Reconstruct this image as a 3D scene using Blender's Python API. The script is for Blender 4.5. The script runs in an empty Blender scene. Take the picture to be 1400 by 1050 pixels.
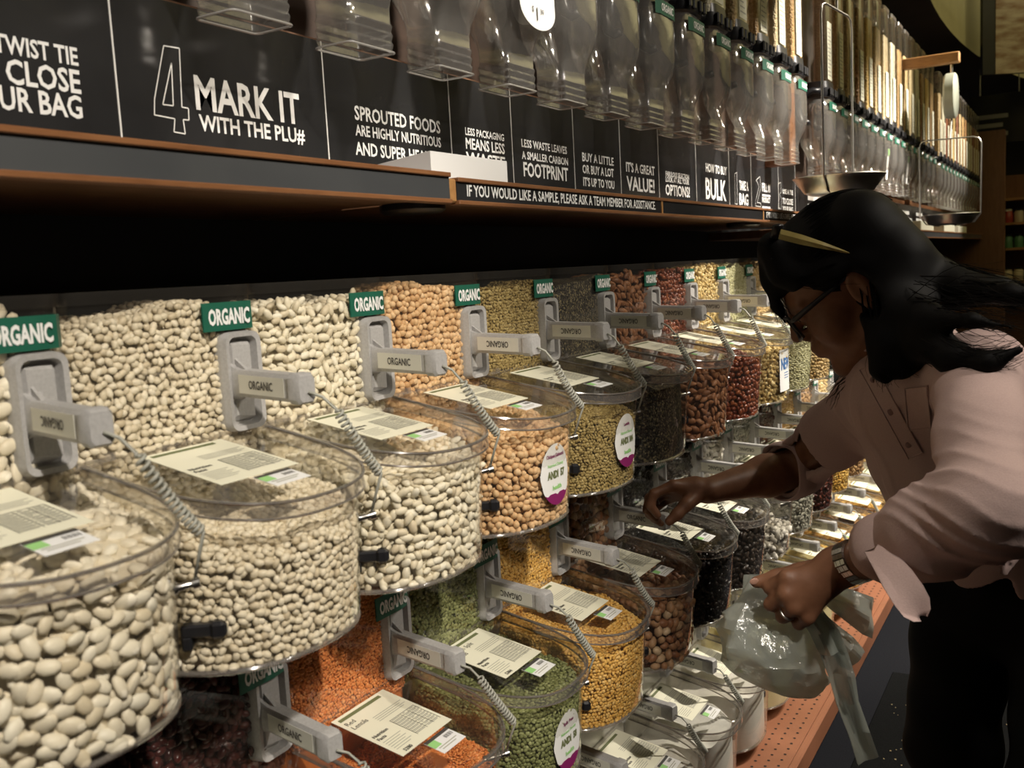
import bpy, math, random
import numpy as np
from mathutils import Matrix, Vector
random.seed(7); RNG = np.random.default_rng(11)
SC = bpy.context.scene; COL = SC.collection
H = 1.32                                    # eye height of the camera above the floor, metres

# ------------------------------------------------------------------ camera
CR = np.array([0.86100448, 0.50578396, -0.05342167]); CD = np.array([0.01301289, -0.12691052, -0.99182881]); CF = np.array([-0.50843087, 0.85327388, -0.11585223])
cam = bpy.data.objects.new('camera', bpy.data.cameras.new('camera')); COL.objects.link(cam)
cam.data.sensor_width = 36.0; cam.data.lens = 33.91; cam.data.clip_start = 0.05
cam.data.dof.use_dof = True; cam.data.dof.focus_distance = 1.65; cam.data.dof.aperture_fstop = 9.0
cam.matrix_world = Matrix([[CR[i], -CD[i], -CF[i], (0, 0, H)[i]] for i in range(3)] + [[0, 0, 0, 1]])
SC.camera = cam
SC.view_settings.view_transform = 'Standard'; SC.view_settings.look = 'None'; SC.view_settings.gamma = 1.0
SC.view_settings.use_curve_mapping = False; SC.view_settings.exposure = 0.0
SC.cycles.max_bounces = 8; SC.cycles.transparent_max_bounces = 32; SC.cycles.diffuse_bounces = 3; SC.cycles.glossy_bounces = 3
SC.cycles.use_denoising = True; SC.cycles.sample_clamp_indirect = 4.0

# ------------------------------------------------------------------ world and lamps
w = bpy.data.worlds.new('store_ambient'); SC.world = w; w.use_nodes = True
w.node_tree.nodes['Background'].inputs[0].default_value = (1.0, 0.86, 0.70, 1); w.node_tree.nodes['Background'].inputs[1].default_value = 0.020
def spot(name, loc, target, power, angle, blend=0.5, size=0.05, color=(1.0, 0.915, 0.80)):
    l = bpy.data.lights.new(name, 'SPOT'); l.energy = power; l.spot_size = math.radians(angle); l.spot_blend = blend
    l.shadow_soft_size = size; l.color = color
    o = bpy.data.objects.new(name, l); COL.objects.link(o); o.location = loc
    o.rotation_euler = (Vector(target) - Vector(loc)).to_track_quat('-Z', 'Y').to_euler(); return o
LAMPS = [  # ceiling track spots over the aisle: x, y, power, aim y, aim z, cone
    (0.95, -0.18, 265, 0.64, 0.95, 37), (1.50, 1.35, 110, 1.52, 1.0, 42), (0.95, 2.25, 45, 2.0, 1.05, 50), (0.62, 3.3, 430, 2.95, 0.75, 58), (0.62, 4.6, 380, 4.3, 0.9, 60), (0.62, 6.6, 200, 6.4, 1.3, 66)]
for (lx, ly, lp, ty, tz, la) in LAMPS:
    spot('track_spot', (lx, ly, 2.72), (-0.72, ty, tz), lp, la)
spot('track_spot', (0.15, 0.80, 2.74), (-0.14, 1.25, 0.92), 36, 22, 0.6)
for (ly, lp) in ((1.3, 135), (3.0, 150), (4.8, 170), (7.4, 150)):     # added fill spots that brighten the gravity dispensers, no real fixtures
    spot('dispenser_fill', (0.15, ly + 0.25, 2.62), (-0.80, ly, 2.08), lp, 52, 0.7)

# ------------------------------------------------------------------ node helpers
def newmat(name):
    m = bpy.data.materials.new(name); m.use_nodes = True; nt = m.node_tree
    for n in list(nt.nodes): nt.nodes.remove(n)
    o = nt.nodes.new('ShaderNodeOutputMaterial'); return m, nt, o
def N(nt, t, **kw):
    n = nt.nodes.new('ShaderNode' + t)
    for k, v in kw.items():
        if k.startswith('i_'): n.inputs[int(k[2:])].default_value = v
        else: setattr(n, k, v)
    return n
def rgba(c): return (c[0], c[1], c[2], 1.0)
def pbr(name, col, rough=0.5, metal=0.0, noise=None, bump=None, spec=0.5, scale=40.0, coords='Object', stretch=(1, 1, 1), trans=0.0):
    """principled surface; noise = second colour mixed in by a noise texture, bump = bump strength of the same texture"""
    m, nt, o = newmat(name); b = N(nt, 'BsdfPrincipled')
    b.inputs['Base Color'].default_value = rgba(col); b.inputs['Roughness'].default_value = rough; b.inputs['Metallic'].default_value = metal
    b.inputs['Specular IOR Level'].default_value = spec
    if noise or bump:
        tc = N(nt, 'TexCoord'); mp = N(nt, 'Mapping'); mp.inputs['Scale'].default_value = stretch
        nz = N(nt, 'TexNoise'); nz.inputs['Scale'].default_value = scale; nz.inputs['Detail'].default_value = 4
        nt.links.new(tc.outputs[coords], mp.inputs[0]); nt.links.new(mp.outputs[0], nz.inputs['Vector'])
        if noise:
            r = N(nt, 'ValToRGB'); r.color_ramp.elements[0].color = rgba(col); r.color_ramp.elements[1].color = rgba(noise)
            r.color_ramp.elements[0].position = .35; r.color_ramp.elements[1].position = .68
            nt.links.new(nz.outputs['Fac'], r.inputs[0]); nt.links.new(r.outputs[0], b.inputs['Base Color'])
        if bump:
            bp = N(nt, 'Bump'); bp.inputs['Strength'].default_value = bump; bp.inputs['Distance'].default_value = .004
            nt.links.new(nz.outputs['Fac'], bp.inputs['Height']); nt.links.new(bp.outputs[0], b.inputs['Normal'])
    nt.links.new(b.outputs[0], o.inputs[0]); return m
def clear(name, tint=(.955, .95, .93), haze=0.018, rough=0.05, f0=0.05, hazecol=(.75, .70, .62), bump=0.0):
    """thin clear plastic sheet: lets light straight through, mirrors more at a grazing angle"""
    m, nt, o = newmat(name)
    t = N(nt, 'BsdfTransparent'); t.inputs[0].default_value = rgba(tint)
    d = N(nt, 'BsdfDiffuse'); d.inputs[0].default_value = rgba(hazecol)
    g = N(nt, 'BsdfGlossy'); g.inputs['Roughness'].default_value = rough; g.inputs[0].default_value = (1, 1, 1, 1)
    lw = N(nt, 'LayerWeight'); lw.inputs[0].default_value = 0.5
    p = N(nt, 'Math', operation='POWER'); p.inputs[1].default_value = 4.0
    ma = N(nt, 'Math', operation='MULTIPLY_ADD'); ma.inputs[1].default_value = 0.75; ma.inputs[2].default_value = f0
    nt.links.new(lw.outputs['Facing'], p.inputs[0]); nt.links.new(p.outputs[0], ma.inputs[0])
    m1 = N(nt, 'MixShader'); m1.inputs[0].default_value = haze; m2 = N(nt, 'MixShader')
    nt.links.new(t.outputs[0], m1.inputs[1]); nt.links.new(d.outputs[0], m1.inputs[2])
    nt.links.new(ma.outputs[0], m2.inputs[0]); nt.links.new(m1.outputs[0], m2.inputs[1]); nt.links.new(g.outputs[0], m2.inputs[2])
    if bump:
        tc = N(nt, 'TexCoord'); nz = N(nt, 'TexNoise'); nz.inputs['Scale'].default_value = 26; bp = N(nt, 'Bump'); bp.inputs['Strength'].default_value = bump; bp.inputs['Distance'].default_value = .01
        nt.links.new(tc.outputs['Object'], nz.inputs['Vector']); nt.links.new(nz.outputs['Fac'], bp.inputs['Height']); nt.links.new(bp.outputs[0], g.inputs['Normal'])
    nt.links.new(m2.outputs[0], o.inputs[0]); return m
def grain(name, stops, rough=0.5, spec=0.3):
    """loose food: each kernel carries a 'tone' value that picks its colour"""
    m, nt, o = newmat(name); b = N(nt, 'BsdfPrincipled'); b.inputs['Roughness'].default_value = rough; b.inputs['Specular IOR Level'].default_value = spec
    a = N(nt, 'Attribute', attribute_name='tone'); r = N(nt, 'ValToRGB'); e = r.color_ramp.elements
    e[0].color = rgba(stops[0]); e[1].color = rgba(stops[-1]); e[0].position = 0; e[1].position = 1
    for i, s in enumerate(stops[1:-1]): x = e.new((i + 1) / (len(stops) - 1)); x.color = rgba(s)
    nt.links.new(a.outputs['Fac'], r.inputs[0]); nt.links.new(r.outputs[0], b.inputs['Base Color']); nt.links.new(b.outputs[0], o.inputs[0]); return m
def seedmass(name, stops, scale, rough=0.5, bump=1.0):
    """heap of very small seeds or flour as one surface: voronoi cells give colour and bump"""
    m, nt, o = newmat(name); b = N(nt, 'BsdfPrincipled'); b.inputs['Roughness'].default_value = rough; b.inputs['Specular IOR Level'].default_value = .25
    tc = N(nt, 'TexCoord'); v = N(nt, 'TexVoronoi'); v.inputs['Scale'].default_value = scale; nt.links.new(tc.outputs['Object'], v.inputs['Vector'])
    sp = N(nt, 'SeparateColor'); nt.links.new(v.outputs['Color'], sp.inputs[0]); r = N(nt, 'ValToRGB'); e = r.color_ramp.elements
    e[0].color = rgba(stops[0]); e[1].color = rgba(stops[-1])
    for i, s in enumerate(stops[1:-1]): x = e.new((i + 1) / (len(stops) - 1)); x.color = rgba(s)
    nt.links.new(sp.outputs[0], r.inputs[0]); nt.links.new(r.outputs[0], b.inputs['Base Color'])
    bp = N(nt, 'Bump', invert=True); bp.inputs['Strength'].default_value = bump; bp.inputs['Distance'].default_value = .5 / scale
    nt.links.new(v.outputs['Distance'], bp.inputs['Height']); nt.links.new(bp.outputs[0], b.inputs['Normal']); nt.links.new(b.outputs[0], o.inputs[0]); return m

M = dict(
    acrylic=clear('clear_acrylic'), edge=clear('acrylic_edge', (.85, .83, .80), .10, .12, .14, hazecol=(.78, .73, .69)), lid=clear('lid_acrylic', (.95, .945, .93), .012, .03, .055),
    nozzle=clear('nozzle_plastic', (.90, .89, .87), .10, .09, .15, bump=.12, hazecol=(.80, .77, .72)), tube=clear('tube_plastic', (.95, .95, .93), .02, .05, .06),
    grey=pbr('grey_plastic', (.42, .41, .40), .45, noise=(.36, .35, .34), bump=.08, scale=300), dark_grey=pbr('dark_grey_plastic', (.30, .29, .28), .5),
    cord=pbr('cord_grey', (.36, .36, .31), .5), bright_rim=clear('mouth_rim', (.80, .80, .79), .35, .10, .2, hazecol=(.85, .83, .80)), rim_line=clear('lid_rim_line', (.50, .47, .44), .16, .12, .22, hazecol=(.72, .67, .62)), rim=clear('chamber_rim', (.78, .76, .73), .012, .10, .07), black=pbr('black_plastic', (.012, .012, .014), .35), steel=pbr('steel', (.62, .60, .57), .28, 1.0),
    green=pbr('label_green', (.012, .105, .065), .45), white=pbr('white_print', (.80, .80, .78), .5), cream=pbr('cream_card', (.78, .76, .60), .55),
    paper=pbr('white_paper', (.80, .80, .79), .5), ink=pbr('dark_ink', (.06, .055, .05), .6), inkgrey=pbr('faded_ink', (.42, .41, .34), .6), olive=pbr('olive_ink', (.15, .17, .075), .6),
    lime=pbr('lime_patch', (.32, .62, .22), .5), strip=pbr('label_strip', (.62, .61, .54), .45), plum=pbr('plum_ink', (.22, .015, .11), .5), blue=pbr('blue_ink', (.06, .17, .42), .5),
    board=pbr('black_sign_gloss', (.017, .017, .018), .22, noise=(.026, .026, .027), scale=6), line=pbr('sign_line', (.72, .71, .68), .5),
    wood=pbr('shelf_wood', (.24, .105, .042), .42, noise=(.17, .068, .026), bump=.05, scale=14, stretch=(8, 1, 8)), wood_under=pbr('shelf_underside', (.20, .10, .05), .6, noise=(.15, .07, .035), scale=10, stretch=(6, 1, 6)),
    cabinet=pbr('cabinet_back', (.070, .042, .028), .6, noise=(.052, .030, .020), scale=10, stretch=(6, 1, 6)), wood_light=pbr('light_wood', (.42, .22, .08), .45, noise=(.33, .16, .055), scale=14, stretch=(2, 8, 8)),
    slate=pbr('strip_slate', (.055, .058, .062), .30, noise=(.075, .078, .080), scale=5), blackboard=pbr('black_panel', (.010, .010, .010), .6),
    deck=pbr('orange_deck', (.30, .122, .066), .42, noise=(.26, .105, .055), scale=8), hole=pbr('deck_hole', (.01, .006, .004), .8),
    carpet=pbr('floor_carpet', (.010, .0105, .013), .95, noise=(.015, .0155, .019), bump=.3, scale=260, spec=.06), mat=pbr('floor_mat', (.0045, .0048, .005), .9, noise=(.008, .0083, .0085), bump=.5, scale=320, spec=.06),
    crumb=pbr('crumbs', (.45, .36, .20), .8), ceil=pbr('ceiling_dark', (.050, .040, .030), .8, noise=(.040, .032, .024), scale=3), soffit=pbr('soffit_yellow', (.70, .66, .42), .7, noise=(.64, .60, .38), scale=3),
    panel_brown=pbr('panel_brown', (.20, .095, .045), .5, noise=(.16, .07, .032), scale=8, stretch=(6, 6, 1)), far_wall=pbr('far_wall', (.085, .075, .050), .8, noise=(.06, .055, .04), scale=2),
)

# ------------------------------------------------------------------ mesh helper
class MB:
    def __init__(s): s.v = []; s.f = []; s.mi = []
    def add(s, vs, fs, mi=0):
        o = len(s.v); s.v.extend([tuple(map(float, p)) for p in vs]); s.f.extend([tuple(i + o for i in f) for f in fs]); s.mi.extend([mi] * len(fs)); return s
    def box(s, a, b, mi=0, T=None, bevel=0.0):
        (x0, y0, z0), (x1, y1, z1) = a, b
        if bevel > 0:
            c = bevel; vs = []; fs = []
            for sx in (0, 1):
                for sy in (0, 1):
                    for sz in (0, 1):
                        X, Y, Z = (x0, x1)[sx], (y0, y1)[sy], (z0, z1)[sz]; dx, dy, dz = (c, -c)[sx], (c, -c)[sy], (c, -c)[sz]
                        vs += [(X, Y + dy, Z + dz), (X + dx, Y, Z + dz), (X + dx, Y + dy, Z)]
            def q(sx, sy, sz, k): return ((sx * 2 + sy) * 2 + sz) * 3 + k
            for sx in (0, 1): fs.append([q(sx, 0, 0, 0), q(sx, 1, 0, 0), q(sx, 1, 1, 0), q(sx, 0, 1, 0)])
            for sy in (0, 1): fs.append([q(0, sy, 0, 1), q(1, sy, 0, 1), q(1, sy, 1, 1), q(0, sy, 1, 1)])
            for sz in (0, 1): fs.append([q(0, 0, sz, 2), q(1, 0, sz, 2), q(1, 1, sz, 2), q(0, 1, sz, 2)])
            for i in (0, 1):
                for j in (0, 1):
                    fs.append([q(i, j, 0, 0), q(i, j, 1, 0), q(i, j, 1, 1), q(i, j, 0, 1)])
                    fs.append([q(i, 0, j, 0), q(i, 1, j, 0), q(i, 1, j, 2), q(i, 0, j, 2)])
                    fs.append([q(0, i, j, 1), q(1, i, j, 1), q(1, i, j, 2), q(0, i, j, 2)])
                    for k in (0, 1): fs.append([q(i, j, k, 0), q(i, j, k, 1), q(i, j, k, 2)])
        else:
            vs = [(x, y, z) for x in (x0, x1) for y in (y0, y1) for z in (z0, z1)]
            fs = [(0, 1, 3, 2), (4, 6, 7, 5), (0, 4, 5, 1), (2, 3, 7, 6), (0, 2, 6, 4), (1, 5, 7, 3)]
        if T is not None: vs = [tuple(T @ Vector(p)) for p in vs]
        return s.add(vs, fs, mi)
    def tube(s, pts, r, n=8, mi=0, closed=False, caps=True, flat=None):
        P = np.array(pts, float); m = len(P); R = np.full(m, r, float) if np.isscalar(r) else np.array(r, float)
        T = np.gradient(P, axis=0) if not closed else np.roll(P, -1, 0) - np.roll(P, 1, 0)
        T /= np.linalg.norm(T, axis=1)[:, None] + 1e-12
        u = np.cross(T[0], (0, 0, 1.0)); u = u if np.linalg.norm(u) > 1e-3 else np.cross(T[0], (0, 1.0, 0)); u /= np.linalg.norm(u)
        vs = []
        for i in range(m):
            u = u - T[i] * (u @ T[i]); u /= np.linalg.norm(u) + 1e-12; v = np.cross(T[i], u)
            for k in range(n):
                a = 2 * math.pi * k / n; fl = 1 if flat is None else flat
                vs.append(P[i] + R[i] * (u * math.cos(a) + v * math.sin(a) * fl))
        fs = []
        for i in range(m if closed else m - 1):
            j = (i + 1) % m
            for k in range(n): fs.append((i * n + k, i * n + (k + 1) % n, j * n + (k + 1) % n, j * n + k))
        if caps and not closed: fs += [tuple(range(n - 1, -1, -1)), tuple((m - 1) * n + k for k in range(n))]
        return s.add(vs, fs, mi)
    def loft(s, rings, mi=0, closed=True, cap0=False, cap1=False):
        n = len(rings[0]); vs = [p for r in rings for p in r]; fs = []
        for i in range(len(rings) - 1):
            for k in range(n if closed else n - 1): fs.append((i * n + k, i * n + (k + 1) % n, (i + 1) * n + (k + 1) % n, (i + 1) * n + k))
        if cap0: fs.append(tuple(range(n - 1, -1, -1)))
        if cap1: fs.append(tuple((len(rings) - 1) * n + k for k in range(n)))
        return s.add(vs, fs, mi)
    def lathe(s, prof, c=(0, 0, 0), n=24, mi=0, axis='z', cap=True):
        rings = []
        for (r, h) in prof:
            ring = []
            for k in range(n):
                a = 2 * math.pi * k / n; p = (r * math.cos(a), r * math.sin(a), h)
                if axis == 'x': p = (h, p[0], p[1])
                if axis == 'y': p = (p[0], h, p[1])
                ring.append((p[0] + c[0], p[1] + c[1], p[2] + c[2]))
            rings.append(ring)
        return s.loft(rings, mi, True, cap, cap)
    def plate(s, pts, nrm, t, mi=0):
        """flat polygon given its rim, thickened along -nrm"""
        n = len(pts); nv = np.array(nrm, float) * t; vs = [tuple(p) for p in pts] + [tuple(np.array(p) - nv) for p in pts]
        fs = [tuple(range(n)), tuple(range(2 * n - 1, n - 1, -1))] + [(i, i + n, (i + 1) % n + n, (i + 1) % n) for i in range(n)]
        return s.add(vs, fs, mi)
    def text(s, body, o, u, v, size, width=None, mi=0, align='L', lift=0.0004, bold=0.012, rot180=False):
        """lettering laid on a face: o = baseline start, u = reading direction, v = up"""
        tv, tf, wid = glyphs(body, bold); u = np.array(u, float); v = np.array(v, float); nn = np.cross(u, v)
        sx = size if width is None else width / max(wid, 1e-6); L = wid * sx
        ox = {'L': 0, 'C': -L / 2, 'R': -L}[align]; o = np.array(o, float) + nn * lift
        if rot180: vs = [o + u * (-ox - p[0] * sx + (0 if align == 'C' else 0)) + v * (size * .7 - p[1] * size) for p in tv]
        else: vs = [o + u * (ox + p[0] * sx) + v * (p[1] * size) for p in tv]
        return s.add(vs, tf, mi)
    def build(s, name, mats, parent=None, smooth=False, loc=None, T=None):
        me = bpy.data.meshes.new(name); me.from_pydata(s.v, [], s.f)
        mats = mats if isinstance(mats, (list, tuple)) else [mats]
        for m in mats: me.materials.append(m)
        if any(s.mi): me.polygons.foreach_set('material_index', s.mi)
        if smooth is True: me.polygons.foreach_set('use_smooth', [True] * len(s.f))
        elif smooth: me.polygons.foreach_set('use_smooth', [True] * len(s.f)); me.set_sharp_from_angle(angle=math.radians(smooth))
        me.update(); o = bpy.data.objects.new(name, me); COL.objects.link(o)
        if parent is not None: o.parent = parent
        if loc is not None: o.location = loc
        return o
_G = {}
def glyphs(body, bold=0.012):
    key = (body, bold)
    if key not in _G:
        c = bpy.data.curves.new('t', 'FONT'); c.body = body; c.size = 1.0; c.resolution_u = 2; c.offset = bold; c.space_character = 1.0
        o = bpy.data.objects.new('t', c); COL.objects.link(o); me = bpy.data.meshes.new_from_object(o)
        vs = [tuple(v.co) for v in me.vertices]; fs = [tuple(p.vertices) for p in me.polygons]
        x0 = min((p[0] for p in vs), default=0); vs = [(p[0] - x0, p[1], 0) for p in vs]
        _G[key] = (vs, fs, max((p[0] for p in vs), default=1)); bpy.data.objects.remove(o); bpy.data.curves.remove(c); bpy.data.meshes.remove(me)
    return _G[key]
def tag(o, label=None, cat=None, group=None, kind=None):
    if label: o['label'] = label
    if cat: o['category'] = cat
    if group: o['group'] = group
    if kind: o['kind'] = kind
    return o
def empty(name, loc=(0, 0, 0), rz=0.0):
    o = bpy.data.objects.new(name, None); COL.objects.link(o); o.location = loc; o.rotation_euler = (0, 0, rz); o.empty_display_size = .05; return o
def kids(o): return [c for c in KID.get(o.name, [])]
KID = {}
def index_children():
    KID.clear()
    for o in bpy.data.objects:
        if o.parent: KID.setdefault(o.parent.name, []).append(o)
def copy_tree(o, parent=None, skip=()):
    c = o.copy(); COL.objects.link(c); c.parent = parent
    for ch in kids(o):
        if ch.name.split('.')[0] not in skip: copy_tree(ch, c, skip)
    return c
def ray(px, py, d):
    """world point that the photograph shows at pixel (px, py), d metres along the camera axis"""
    return np.array((0, 0, H)) + d * (CF + CR * (px - 700) / 1318.757 + CD * (py - 525) / 1318.757)
ORD = ['first', 'second', 'third', 'fourth', 'fifth', 'sixth', 'seventh', 'eighth', 'ninth', 'tenth', 'eleventh', 'twelfth', 'thirteenth', 'fourteenth', 'fifteenth', 'sixteenth', 'seventeenth', 'eighteenth', 'nineteenth', 'twentieth', 'twenty-first', 'twenty-second', 'twenty-third']

# ================================================================== THE SETTING
def face(px, py, x):
    """point of the vertical plane at x (along the fixture) seen at a photo pixel, used to read positions off the photograph"""
    r = ray(px, py, 1.0) - np.array((0, 0, H)); return np.array((0, 0, H)) + r * (x / r[0])
def structure(o): return tag(o, kind='structure')
structure(MB().box((-1.3, -1.6, -.05), (3.9, 14.1, 0)).build('floor', M['carpet']))
m = MB().box((-1.16, -1.4, 0), (-1.10, 9.1, 2.55)); structure(m.build('wall_left', M['blackboard']))
structure(MB().box((-1.3, 14.0, 0), (3.9, 14.1, 3.9)).build('wall_far', M['far_wall']))
# ceiling with a round raised bay whose inner wall is pale yellow
cz = H + 1.52; cx, cy, cr, cb = 1.40, 7.2, 2.24, 6.0; n = 120; m = MB()
hole = [(cx + cr * math.cos(2 * math.pi * k / n), cy + cb * math.sin(2 * math.pi * k / n)) for k in range(n)]
out = []
for k in range(n):
    a = 2 * math.pi * k / n; c, s = math.cos(a), math.sin(a)
    ts = [((3.9 - cx) / c) if c > 1e-6 else 1e9, ((-1.3 - cx) / c) if c < -1e-6 else 1e9, ((14.1 - cy) / s) if s > 1e-6 else 1e9, ((-1.6 - cy) / s) if s < -1e-6 else 1e9]
    t = min(ts); out.append((cx + c * t, cy + s * t))
m.loft([[(p[0], p[1], cz) for p in hole], [(p[0], p[1], cz) for p in out], [(p[0], p[1], cz + .08) for p in out], [(p[0], p[1], cz + .08) for p in hole]])
structure(m.build('ceiling', M['ceil']))
m = MB(); m.loft([[(cx + (cr + d) * math.cos(2 * math.pi * k / n), cy + (cb + d) * math.sin(2 * math.pi * k / n), z) for k in range(n)] for (d, z) in ((0, cz), (0, cz + .95), (.06, cz + .95), (.06, cz + .08))])
m.add([(cx + cr * math.cos(2 * math.pi * k / n), cy + cb * math.sin(2 * math.pi * k / n), cz + .95) for k in range(n)], [tuple(range(n - 1, -1, -1))])
structure(m.build('trim_1', M['soffit']))
l = bpy.data.lights.new('bay_fill', 'AREA'); l.shape = 'RECTANGLE'; l.energy = 70; l.size = 2.0; l.size_y = 8.0; l.color = (1, .90, .62); o = bpy.data.objects.new('bay_fill', l); COL.objects.link(o); o.location = (cx, cy - .2, cz + .1); o.rotation_euler = (math.pi, 0, 0)  # added area light without a fixture, brightens the yellow wall of the bay
# dark floor mat with spilled grains
t = tag(MB().box((-.50, 1.25, 0), (.75, 3.08, .008), bevel=.003).build('floor_mat', M['mat']), 'black rubber floor mat in front of the base deck, sprinkled with crumbs', 'mat')
m = MB()
for i in range(240):
    a, b_ = RNG.uniform(-.47, .3), RNG.uniform(1.9, 3.0); s = RNG.uniform(.0008, .0022); m.box((a - s, b_ - s, .0082), (a + s, b_ + s * .7, .0082 + s))
tag(m.build('crumbs', M['crumb']), 'pale grain crumbs scattered over the black floor mat', 'crumbs', kind='stuff')

# ================================================================== THE FIXTURE
D0 = H - 1.128
t = tag(empty('base_deck', (-.62, 2.2, 0)), 'orange perforated metal base deck under the bottom row of bins', 'shelf deck')
def part(mb, name, mat, par, **k):
    o = mb.build(name, mat, par, **k); o.matrix_parent_inverse = Matrix.Translation(-par.location); return o
part(MB().box((-1.095, -1.0, D0 - .03), (-.552, 5.15, D0), bevel=.002), 'deck_board', M['deck'], t)
part(MB().box((-.551, -1.0, D0 - .052), (-.533, 5.15, D0 + .004), bevel=.003), 'front_lip', M['deck'], t)
part(MB().box((-1.08, -1.0, .0), (-.66, 5.1, D0 - .031)), 'toe_kick', M['black'], t)
m = MB()
for j in range(3):
    for i in range(118):
        x, y = -.572 - j * .026, 1.5 + i * .028 + (j % 2) * .014; m.add([(x + .0034 * math.cos(a), y + .0034 * math.sin(a), D0 + .0006) for a in np.arange(8) * math.pi / 4], [tuple(range(8))])
tag(part(m, 'perforation', M['hole'], t), kind='stuff')
part(MB().box((-.60, 5.16, D0 - .05), (-.535, 5.20, D0 + .16), bevel=.004), 'end_guard', M['deck'], t)

for i, z in enumerate((H + .012, H - .364, H - .740)):
    if i == 0: continue
    tag(MB().box((-1.10, -.9, z - .0055), (-.806, 5.1, z - .001)).build('rack_shelf', M['black']), ['', 'thin black steel rack shelf carrying the top row of bins', 'thin black steel rack shelf carrying the middle row of bins'][i], 'shelf')

def canopy(name, x, y0, y1, z0, z1, label, matstrip, endblock=None, joints=()):
    t = tag(empty(name, (x, y0, z0)), label, 'shelf')
    part(MB().box((-1.10, y0, z0 + .006), (x - .007, y1, z1 - .006), bevel=.001), 'board', M['wood_under'], t)
    part(MB().box((x - .006, y0, z0 + .005), (x, y1, z1 - .005)), 'front_strip', matstrip, t)
    part(MB().box((x - .012, y0, z1 - .005), (x + .004, y1, z1 + .001), bevel=.001), 'trim', M['wood'], t)
    part(MB().box((x - .012, y0, z0 - .001), (x + .004, y1, z0 + .005), bevel=.001), 'trim', M['wood'], t)
    for yj in joints: part(MB().box((x - .003, yj - .004, z0 + .005), (x + .0015, yj + .004, z1 - .005)), 'joint_strip', M['wood_light'], t)
    if endblock: part(MB().box((x - .02, endblock[0], z0 + .002), (x + .0, endblock[1], z1 - .001), bevel=.002), 'end_block', M['wood_light'], t)
    return t
SX = -.72
c1 = canopy('canopy_shelf', SX + .006, -1.0, 1.066, H + .093, H + .131, 'near wooden canopy shelf with plain slate grey front strip', M['slate'])
c2 = canopy('canopy_shelf', SX, 1.092, 3.19, H + .093, H + .127, 'wooden canopy shelf whose black front strip asks for a team member', M['board'], (1.070, 1.092), joints=(1.823, 2.53))
c3 = canopy('canopy_shelf', SX - .01, 3.20, 8.95, H + .060, H + .098, 'far wooden canopy shelf beyond the first wood upright', M['slate'])
m = MB(); p, q = face(638.5, 268, SX), face(896.5, 292, SX)
m.text('IF YOU WOULD LIKE A SAMPLE, PLEASE ASK A TEAM MEMBER FOR ASSISTANCE.', (SX, p[1], H + .1045), (0, 1, 0), (0, 0, 1), .0148 / .69, width=q[1] - p[1], bold=.02)
part(m, 'lettering', M['white'], c2); m = MB()
m.text('IF YOU WOULD LIKE A SAMPLE, PLEASE ASK A TEAM MEMBER FOR ASSISTANCE.', (SX, 2.56, H + .1045), (0, 1, 0), (0, 0, 1), .0148 / .69, width=.62, bold=.02)
part(m, 'lettering', M['white'], c2)
for (y, lab) in ((1.10, 'near'), (2.62, 'far')):
    m = MB(); m.lathe([(.0, -.012), (.040, -.012), (.046, -.008), (.046, 0), (.0, 0)], n=28)
    o = m.build('puck_lamp', M['black'], smooth=40); o.location = (-.80, y, H + .0985); tag(o, 'black puck fitting under the canopy shelf, the %s one' % lab, 'light fitting')

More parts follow.
